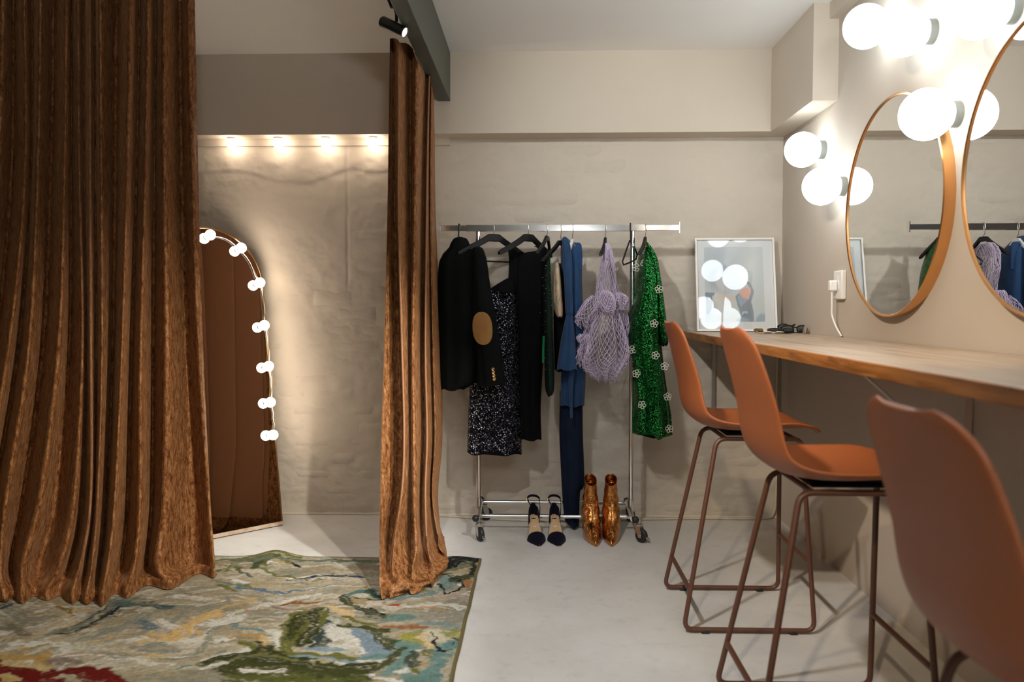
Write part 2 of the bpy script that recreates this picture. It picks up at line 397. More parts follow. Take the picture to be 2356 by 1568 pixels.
t = thing('velvet_curtain', 'narrow gathered rust velvet curtain hanging under the dark ceiling beam', 'curtain', (-.55, 3.4, .0125), 'rust velvet fitting room curtains')
G = dress_up(curtain_right(), 10, 14, 31)
jj = np.linspace(0, 1, G.shape[1])[None, :]; ii = np.linspace(0, 1, G.shape[0])[:, None]; wn = np.clip(np.sin(PI*jj), 0, 1)**.5; zl = np.clip((.40-G[..., 2])/.40, 0, 1)
pf = np.sin(2*PI*(6.5*jj+.25*ii+.10*np.sin(5*ii)))+.45*np.sin(2*PI*(11*jj-.4*ii+.3))
G[..., 0] += .003*pf*wn
cz = np.sin(2*PI*(2.6*jj+3.1*ii*ii*ii))+.7*np.sin(2*PI*(4.3*jj-4.0*ii**4+.2))
G[..., 0] +=   .007*cz*wn*zl**1.5*np.clip(G[..., 2]/.06, .25, 1); G[..., 1] -= .009*cz*wn*zl**1.5*np.clip(G[..., 2]/.06, .25, 1)
obj('velvet_panel', MB().grid(G), 'velvet', t, auto=False)
GL = (G-behind(G, .0035))[:-30, :-8]; GL[..., 2] = np.maximum(GL[..., 2], .016)
o = obj('lining', MB().grid(GL), 'lining', t, auto=False); o['label'] = 'smooth brown lining'
mb = MB().box((-.543, 3.25, 2.292), (-.518, 4.19, 2.310)); tag(obj('curtain_track', mb, 'black', smooth=False), 'black curtain track on the side of the dark ceiling beam', 'curtain track')

# ------------------------------------------------------------------ black track spotlight beside the beam
c = at_y(905, 62, 3.10); e = at_y(936, 77, 3.08); d = (e-c)/np.linalg.norm(e-c)
t = thing('track_spotlight', 'black cylindrical spotlight beside the dark ceiling beam', 'spotlight', c)
hl = .058; mb = MB().lathe([(.0, -hl), (.019, -hl), (.0215, -hl+.004), (.0215, hl), (.019, hl+.001), (.018, hl-.006), (0, hl-.006)], 28, c, d)
hd = obj('lamp_head', mb, 'spot_black', t)
obj('lens', MB().lathe([(0, hl-.006), (.0185, hl-.006), (.0185, hl-.004), (0, hl-.004)], 24, c, d), 'lens', hd)
k = c+np.array([.012, 0, .02]); top = at_y(903, 8, 3.10)
obj('swivel_arm', MB().tube([k, k+np.array([0, 0, .03]), top+np.array([.004, 0, 0])], .006, 10), 'spot_black', t)
obj('adapter', MB().tube([top+np.array([.004, 0, -.012]), top+np.array([-.018, 0, .05])], [.014, .017], 14), 'spot_black', t)
obj('mounting_box', MB().box((top[0]-.035, 2.98, top[2]+.045), (top[0]+.005, 3.22, ZC)), 'spot_black', t, smooth=False, bevel=.004)

# ------------------------------------------------------------------ arched floor mirror and its string of bulbs
B = np.array([-1.337, 4.112, .004]); u = np.array([-.717, -.697, 0]); u /= np.linalg.norm(u); nb_ = np.array([u[1], -u[0], 0])
al = math.radians(9.0); ax = nb_*math.sin(al)+np.array([0, 0, math.cos(al)]); nf = -(nb_*math.cos(al)-np.array([0, 0, math.sin(al)]))
mw, mh = .58, 1.285
def mp(a, b, c=0.0): return B+u*a+ax*b+nf*c
def arch(ins=0.0, n=28):
    r = mw/2-ins; pts = [(ins, ins)]
    pts += [(mw/2-r*math.cos(q), mh+r*math.sin(q)) for q in np.linspace(0, PI, n)]
    return pts+[(mw-ins, ins)]
t = thing('floor_mirror', 'tall arched floor mirror in a thin brass frame leaning in the corner', 'mirror', B)
def plate_arch(ins, c0, c1):
    a = arch(ins); return MB().loft([[mp(x, y, c0) for x, y in a], [mp(x, y, c1) for x, y in a]])
obj('backing', plate_arch(.004, -.012, -.001), 'backing', t, smooth=False)
obj('glass', plate_arch(.005, .0, .004), 'mirror_dim', t, smooth=False)
a = arch(.003, 40); ring = []
for (x, y) in a: ring.append((x, y))
P = []
cx, cy = mw/2, mh*.6
for q, (x, y) in enumerate(ring):
    L = math.hypot(x-cx, y-cy); ox, oy = (x-cx)/L, (y-cy)/L
    P.append([mp(x-ox*.004, y-oy*.004, -.013), mp(x+ox*.004, y+oy*.004, -.013), mp(x+ox*.004, y+oy*.004, .009), mp(x-ox*.004, y-oy*.004, .009)])
P.append(P[0]); obj('frame', MB().loft(P, False, False), 'brass', t, smooth=False)
mb = MB().box((0, 0, 0), (1, 1, 1)); mb.v = [tuple(mp(.0+v[0]*mw, -.0+v[1]*.018, -.012+v[2]*.024)) for v in mb.v]
o = obj('bottom_rail', mb, 'wood', t, smooth=False); o['label'] = 'pale wooden bottom rail'
def on_mirror(x, y, c):
    d = _ray(x, y); o0 = B+nf*c; return CPOS+d*(((o0-CPOS)@nf)/(d@nf))
bp = [(484, 540), (555, 570), (598, 650), (608, 748), (618, 842), (622, 925), (628, 1000)]
t = thing('vanity_string_light', 'string of round lit bulbs stuck along the edge of the arched floor mirror', 'string lights', on_mirror(598, 650, .006))
base = []
for x, y in bp:
    p = on_mirror(x, y, .046); b0 = p-nf*.041; base.append(b0)
    o = obj('bulb', MB().sphere(p, .0265, 22), 'bulb', t)
    obj('bulb_base', MB().lathe([(0, 0), (.019, 0), (.019, .004), (.0135, .006), (.0135, .020), (.011, .022), (0, .022)], 20, b0, nf), 'clear_plastic', o)
pts = []; rr = random.Random(3)
for i in range(len(base)-1):
    a, b = base[i], base[i+1]
    for q in np.linspace(0, 1, 7)[:-1]:
        off = math.sin(q*PI); s = a*(1-q)+b*q
        pts.append(s+nf*.006-u*(.020+.012*off*rr.uniform(.4, 1)) if i > 1 else s+nf*.008-u*.014*off+ax*.022*off)
pts.append(base[-1]-u*.018+nf*.004)
obj('cord', MB().tube(pts, .0022, 6), 'white_plastic', t)
pts2 = [p+nf*.005-u*.006*math.sin(i*.9) for i, p in enumerate(pts[10:])]
obj('cord', MB().tube(pts2, .002, 6), 'brass', t)

# ------------------------------------------------------------------ lamps under the bulkhead
for i, (x, lb) in enumerate(((533, 'closest to the wide curtain'), (640, 'second from the wide curtain'), (749, 'second from the narrow curtain'), (858, 'closest to the narrow curtain'))):
    p = at_y(x, 330, 4.268)
    t = thing('soffit_light', f'small round lit bulb under the brown bulkhead, {lb}', 'ceiling light', (p[0], 4.268, ZS), 'bulbs under the bulkhead')
    obj('lamp_base', MB().lathe([(0, 0), (.024, 0), (.024, -.008), (.019, -.012), (0, -.012)], 20, (p[0], 4.268, ZS)), 'clear_plastic', t)
    obj('bulb', MB().sphere((p[0], 4.268, ZS-.034), .026, 20), 'soffit_bulb', t)

# ------------------------------------------------------------------ globe lamps and round mirrors on the right wall
def make_globe(label):
    t = thing('globe_lamp', label, 'wall lamp', (0, 0, 0), 'globe lamps on the mirror wall')
    obj('globe', MB().sphere((-.098, 0, 0), .08, 40), 'globe', t, local=True)
    obj('socket', MB().lathe([(0, 0), (.041, 0), (.041, .026), (.038, .028), (0, .028)], 32, (0, 0, 0), (-1, 0, 0)), 'socket', t, local=True)
    return t
gl = [(3.735, 1.870, 'lit white globe lamp nearest the back wall, just above another globe'), (3.480, 1.665, 'lit white globe lamp touching the edge of the farther round mirror'),
      (3.045, 2.189, 'highest lit white globe lamp, overlapped by the globe beside it'), (2.735, 2.064, 'lit white globe lamp overlapping the highest globe, grey socket showing'),
      (2.565, 1.752, 'lit white globe lamp in the gap between the two round mirrors'), (2.275, 1.970, 'lit white globe lamp above the nearer round mirror, cut by the frame')]
g0 = make_globe(gl[0][2]); g0.location = (XW, gl[0][0], gl[0][1])
for y, z, lb in gl[1:]: dup(g0, (XW, y, z), lb)
for y, z, lb in ((1.78, 2.14, 'lit white globe lamp outside the frame above the nearer mirror'), (1.55, 1.74, 'lit white globe lamp outside the frame beside the nearer mirror')): dup(g0, (XW, y, z), lb)
def make_mirror(label):
    t = thing('round_mirror', label, 'mirror', (0, 0, 0), 'round copper mirrors')
    prof = [(.401, 0), (.401, .036), (.397, .039), (.393, .036), (.393, .004)]
    n = 120; rings = [[(-h, r*math.cos(q), r*math.sin(q)) for q in np.linspace(0, 2*PI, n, endpoint=False)] for r, h in prof]
    obj('frame', MB().loft(rings, False, False), 'copper', t, local=True)
    obj('glass', MB().lathe([(0, .004), (.393, .004), (.393, .032), (0, .032)], n, (0, 0, 0), (-1, 0, 0)), 'mirror', t, local=True)
    return t
m0 = make_mirror('farther round copper framed wall mirror, reflecting the end of the rail'); m0.location = (XW, 2.965, 1.513)
dup(m0, (XW, 2.065, 1.518), 'nearer round copper framed wall mirror, cut by the frame')

# ------------------------------------------------------------------ power socket with plug
p = at_x(1938, 656, XW); oy, oz = 3.485, 1.243
t = thing('power_outlet', 'white wall socket between the picture and the farther round mirror', 'power outlet', (XW, oy, oz))
obj('plate', MB().box((XW-.022, oy-.047, oz-.062), (XW, oy+.047, oz+.062)), 'white_plastic', t, bevel=.005)
ins = obj('socket_recess', MB().lathe([(.021, .0225), (.024, .0225), (.024, .0245), (.021, .0245)], 28, (XW, oy, oz-.004), (-1, 0, 0)), 'white_plastic', t)
obj('screw', MB().lathe([(0, .022), (.006, .022), (.006, .0235), (0, .0235)], 14, (XW, oy, oz+.034), (-1, 0, 0)), 'clear_plastic', t)
t = thing('plug_cable', 'white plug in the wall socket with a cable dropping behind the worktop', 'cable', (XW-.03, oy, oz))
obj('plug', MB().box((XW-.058, oy-.014, oz-.026), (XW-.025, oy+.014, oz+.020)), 'white_plastic', t, bevel=.006)
pts = cr([(XW-.045, oy, oz-.022), (XW-.042, oy+.004, oz-.09), (XW-.040, oy+.006, oz-.13), (XW-.028, oy-.012, oz-.18), (XW-.014, oy-.035, 1.024)], 6)
obj('cord', MB().tube(pts, .0042, 10), 'white_plastic', t)

# ------------------------------------------------------------------ worktop along the right wall
ZT, XF = 1.018, .79
t = thing('worktop', 'long oiled wood worktop along the mirror wall', 'worktop', (XF, 2.3, ZT-.036))
obj('top_slab', MB().box((XF+.004, .15, ZT-.036), (XW-.003, YB-.012, ZT)), 'wood', t, bevel=.003, smooth=False)
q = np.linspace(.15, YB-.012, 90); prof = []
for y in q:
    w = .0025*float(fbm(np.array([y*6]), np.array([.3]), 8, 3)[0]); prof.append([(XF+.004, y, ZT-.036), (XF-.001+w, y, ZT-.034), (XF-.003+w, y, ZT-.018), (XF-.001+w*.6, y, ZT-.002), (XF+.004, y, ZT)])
o = obj('front_edge', MB().grid(prof), 'wood_edge_shaded', t); o['label'] = 'knotty front edge, shade put into its wood colour'
def bracket(y, lb, wallback=False):
    t = thing('shelf_bracket', lb, 'bracket', (XW, y, .60))
    obj('wall_strip', MB().box((XW-.004, y-.016, .60), (XW, y+.016, ZT-.036)), 'steel', t, smooth=False)
    obj('top_strip', MB().box((XW-.40, y-.016, ZT-.040), (XW-.004, y+.016, ZT-.036)), 'steel', t, smooth=False)
    a, b = np.array([XW-.36, y, ZT-.041]), np.array([XW-.004, y, .66]); d = (b-a)/np.linalg.norm(b-a); n = np.array([d[2], 0, -d[0]])
    V = [c+s*n*.002+np.array([0, w, 0]) for c in (a, b) for s in (-1, 1) for w in (-.014, .014)]
    obj('diagonal_brace', MB().add(V, [(0, 1, 3, 2), (4, 6, 7, 5), (0, 4, 5, 1), (2, 3, 7, 6), (0, 2, 6, 4), (1, 5, 7, 3)]), 'steel', t, smooth=False)
    m = (a+b)/2+n*.003*(1 if n[0] < 0 else -1); V = [m+d*s*.03+np.array([0, w, 0])+n*0 for s in (-1, 1) for w in (-.011, .011)]
    return t
bracket(2.45, 'grey steel bracket bracing the worktop behind the nearest stool')
t = thing('support_bracket', 'slim grey upright strip under the far end of the worktop', 'bracket', (.955, YB-.03, .56))
obj('upright', MB().box((.947, YB-.022, .56), (.965, YB-.006, ZT-.036)), 'steel', t, smooth=False)
obj('top_plate', MB().box((.93, YB-.20, ZT-.041), (.982, YB-.006, ZT-.036)), 'steel', t, smooth=False)

# ------------------------------------------------------------------ counter stools
def stool_shell():
    prof = np.array([(-.276, 1.091), (-.274, 1.086), (-.268, 1.068), (-.257, 1.035), (-.236, .95), (-.220, .875), (-.212, .81), (-.195, .757), (-.155, .722), (-.09, .706), (-.01, .702), (.08, .705), (.16, .711), (.215, .712), (.245, .706), (.256, .701), (.260, .698)])
    hw = np.array([.088, .118, .153, .178, .192, .196, .200, .206, .212, .216, .216, .212, .200, .178, .145, .110, .080])
    C = cr(prof, 3); Ls = np.r_[0, np.cumsum(np.linalg.norm(np.diff(C, axis=0), axis=1))]; SA = np.linspace(0, Ls[-1], 101); Hw = cr(hw[:, None], 3)[:, 0]; n = len(C); Uu = np.linspace(-1, 1, 17); P = []
    for i in range(n):
        s = min(1, max(0, (float(np.argmin(abs(SA-Ls[i])))/100)))
        t = C[min(i+1, n-1)]-C[max(i-1, 0)]; t /= np.linalg.norm(t); nrm = np.array([-t[1], t[0]])      # towards the sitter
        if nrm[1] < 0 and s > .5: nrm = -nrm
        if s <= .5 and nrm[0] < 0: nrm = -nrm
        lift = .046*(1-s*.25)*(1-max(0, (s-.80)/.2)**2*1.3)*min(1, .25+1.6*s)
        row = []
        for q in Uu:
            k = abs(q)**2.6*lift
            x, z = C[i]+nrm*k
            row.append((x, q*Hw[i], z))
        P.append(row)
    return MB().grid(P)
def make_stool(label, drop=0.0):
    t = thing('counter_stool', label, 'stool', (0, 0, 0), 'terracotta stools at the worktop')
    mbs = stool_shell(); mbs.v = [(a, b, c-drop) for a, b, c in mbs.v]
    obj('seat_shell', mbs, 'shell', t, local=True, solid=.011, sub=1, auto=False)
    zb = .009+.004; xb, xf = -.245, .212; xtb, xtf = -.118, .185; yb, yt = .213, .128; zt = .676-drop
    def path(s, rad=.035):
        c = [(xtb, s*yt, zt), (xb, s*yb, zb), (xf, s*yb, zb), (xtf, s*yt, zt)]; out = []
        N = len(c)
        for i in range(N):
            p0, p1, p2 = (np.array(c[(i+k-1) % N]) for k in range(3)); a = p0-p1; b = p2-p1
            a = a/np.linalg.norm(a)*rad; b = b/np.linalg.norm(b)*rad
            out += [(1-q)**2*(p1+a)+2*q*(1-q)*p1+q*q*(p1+b) for q in np.linspace(0, 1, 6)]
        return out
    for s in (-1, 1):
        f = obj('sled_frame', MB().tube(path(s), .0085, 12, closed=True), 'stool_metal', t, local=True)
        for x in (xb+.075, xf-.075):
            obj('foot_glide', MB().box((x-.013, s*yb-.010, 0), (x+.013, s*yb+.010, .012)), 'rubber', f, local=True, bevel=.002)
    def leg_at(top, bot, z): q = (z-zb)/(zt-zb); return [bot[0]+(top[0]-bot[0])*q, bot[1]+(top[1]-bot[1])*q, z]
    for (xt, xo, z) in ((xtb, xb, .145), (xtf, xf, .243)):
        obj('footrest_bar', MB().tube([leg_at((xt, -yt), (xo, -yb), z), leg_at((xt, yt), (xo, yb), z)], .0085, 12), 'stool_metal', t, local=True)
    for x in (xtb+.03, xtf-.03):
        obj('seat_bar', MB().tube([(x, -yt, zt+.003), (x, yt, zt+.003)], .008, 10), 'stool_metal', t, local=True)
    obj('seat_plate', MB().box((-.075, -.09, .680-drop), (.135, .09, .692-drop)), 'black', t, local=True, bevel=.003)
    return t
s1 = make_stool('far terracotta stool, its back touching the green sequin jacket'); s1.location = (.765, 2.995, 0)
dup(s1, (.79, 2.165, 0), 'middle terracotta stool, its seat seen from the side')
s3 = make_stool('nearest terracotta stool, dark curved back cut by the frame', .085); s3.location = (.80, 1.165, 0)

# ------------------------------------------------------------------ patterned rug: a painterly woven pattern kept in a colour attribute
RX0, RX1, RY0, RY1 = -2.42, -.258, 1.55, 3.56
xs = np.linspace(RX0, RX1, 460); ys = np.concatenate([np.linspace(RY0, 2.32, 16)[:-1], np.linspace(2.32, RY1, 290)])
gx, gy = np.meshgrid(xs, ys)
wx = gx+.030*fbm(gx*5, gy*5, 51, 4)+.010*fbm(gx*34, gy*46, 53, 3); wy = gy+.030*fbm(gx*5, gy*5, 61, 4)+.010*fbm(gx*34, gy*46, 63, 3)
HI = fbm(gx*70, gy*120, 17, 3)
C = np.zeros(gx.shape+(3,))
def lay(mask, col):
    global C
    C = C*(1-mask[..., None])+np.array(col)*mask[..., None]
f1 = fbm(wx*3, wy*5, 71, 5); f2 = fbm(wx*4+9, wy*9, 81, 5); f3 = fbm(gx*26, gy*60, 91, 3); f4 = fbm(wx*6, wy*14, 95, 5)
C[:] = (.36, .31, .21)
lay(np.clip(f1*1.6+.2, 0, 1)*.8, (.43, .38, .27)); lay(np.clip(f2*2-.35, 0, 1)*.75, (.22, .21, .15)); lay(np.clip(f4*2.2-.55, 0, 1)*.8, (.52, .49, .40))
lay(np.clip(-f4*2.2-.75, 0, 1)*.6, (.33, .24, .11)); lay(np.clip(f3*1.6-.3, 0, 1)*.45, (.17, .16, .12))
rp = random.Random(12)
def stroke(pts, w, col, soft=.35, streak=.5, world=False, wig=1.0):
    P = np.array([p if world else at_z(p[0], p[1])[:2] for p in pts], float); w = w if hasattr(w, '__len__') else (w, w)
    x0, x1 = P[:, 0].min()-max(w)*1.6, P[:, 0].max()+max(w)*1.6; y0, y1 = P[:, 1].min()-max(w)*1.6, P[:, 1].max()+max(w)*1.6
    ci = np.where((xs > x0) & (xs < x1))[0]; ri = np.where((ys > y0) & (ys < y1))[0]
    if not len(ci) or not len(ri): return
    sl = np.s_[ri[0]:ri[-1]+1, ci[0]:ci[-1]+1]; X = gx[sl]*(1-wig)+wx[sl]*wig; Y = gy[sl]*(1-wig)+wy[sl]*wig
    best = np.full(X.shape, 9.0); along = np.zeros(X.shape); side = np.zeros(X.shape); ww = np.zeros(X.shape); L = 0
    tot = sum(np.linalg.norm(P[i+1]-P[i]) for i in range(len(P)-1))+1e-9
    for i in range(len(P)-1):
        d = P[i+1]-P[i]; l = np.linalg.norm(d)+1e-9; d = d/l
        s = np.clip((X-P[i, 0])*d[0]+(Y-P[i, 1])*d[1], 0, l); dx = X-P[i, 0]-s*d[0]; dy = Y-P[i, 1]-s*d[1]; D = np.hypot(dx, dy)
        m = D < best; best = np.where(m, D, best); along = np.where(m, L+s, along); side = np.where(m, dx*-d[1]+dy*d[0], side)
        ww = np.where(m, w[0]+(w[1]-w[0])*(L+s)/tot, ww); L += l
    sd = rp.randrange(9999); st = fbm(along*7+3, side*110+40, sd, 3)
    h = ww/2*(1+.35*fbm(along*22+5, side*0+along*3, sd+1, 3)); a = np.clip((h-best)/(h*soft+1e-6), 0, 1)
    a = np.clip(a*(1+streak*.2)-streak*np.clip(st+.1, 0, 1)*1.3, 0, 1)
    a = np.clip(a+HI[sl]*a*(1-a)*2.6, 0, 1)
    C[sl] = C[sl]*(1-a[..., None])+np.array(col)*a[..., None]
CR, GY, OL, DO, TE, BL, YE, WH, PK, BK, RD = (.50, .46, .36), (.24, .24, .19), (.14, .14, .035), (.035, .042, .012), (.13, .22, .19), (.20, .29, .34), (.60, .40, .16), (.62, .60, .53), (.42, .31, .23), (.012, .014, .013), (.13, .010, .006)
for k in range(430):
    x = rp.uniform(-2.3, -.3); y = rp.uniform(2.3, 3.5); g = max(0, 1-math.hypot((x+.75)/.55, (y-2.45)/.42)); far = y > 3.15
    col = rp.choice([CR, CR, WH, GY, PK, (.40, .36, .26), (.30, .29, .22), YE if rp.random() < .35 else CR, OL if far else GY] + ([OL, DO, TE, OL, BL] if rp.random() < g*1.6 else []))
    a = rp.gauss(.15, .35)+(0.5 if x < -1.2 and y < 2.9 else 0); l = rp.uniform(.05, .28); w = rp.uniform(.008, .045)
    b = rp.gauss(0, .35); stroke([(x, y), (x+l*math.cos(a)*.5, y+l*math.sin(a)*.5), (x+l*math.cos(a)*.5+l*.5*math.cos(a+b), y+l*math.sin(a)*.5+l*.5*math.sin(a+b))], (w, w*.6), col, .5, rp.uniform(.4, 1.0), True)
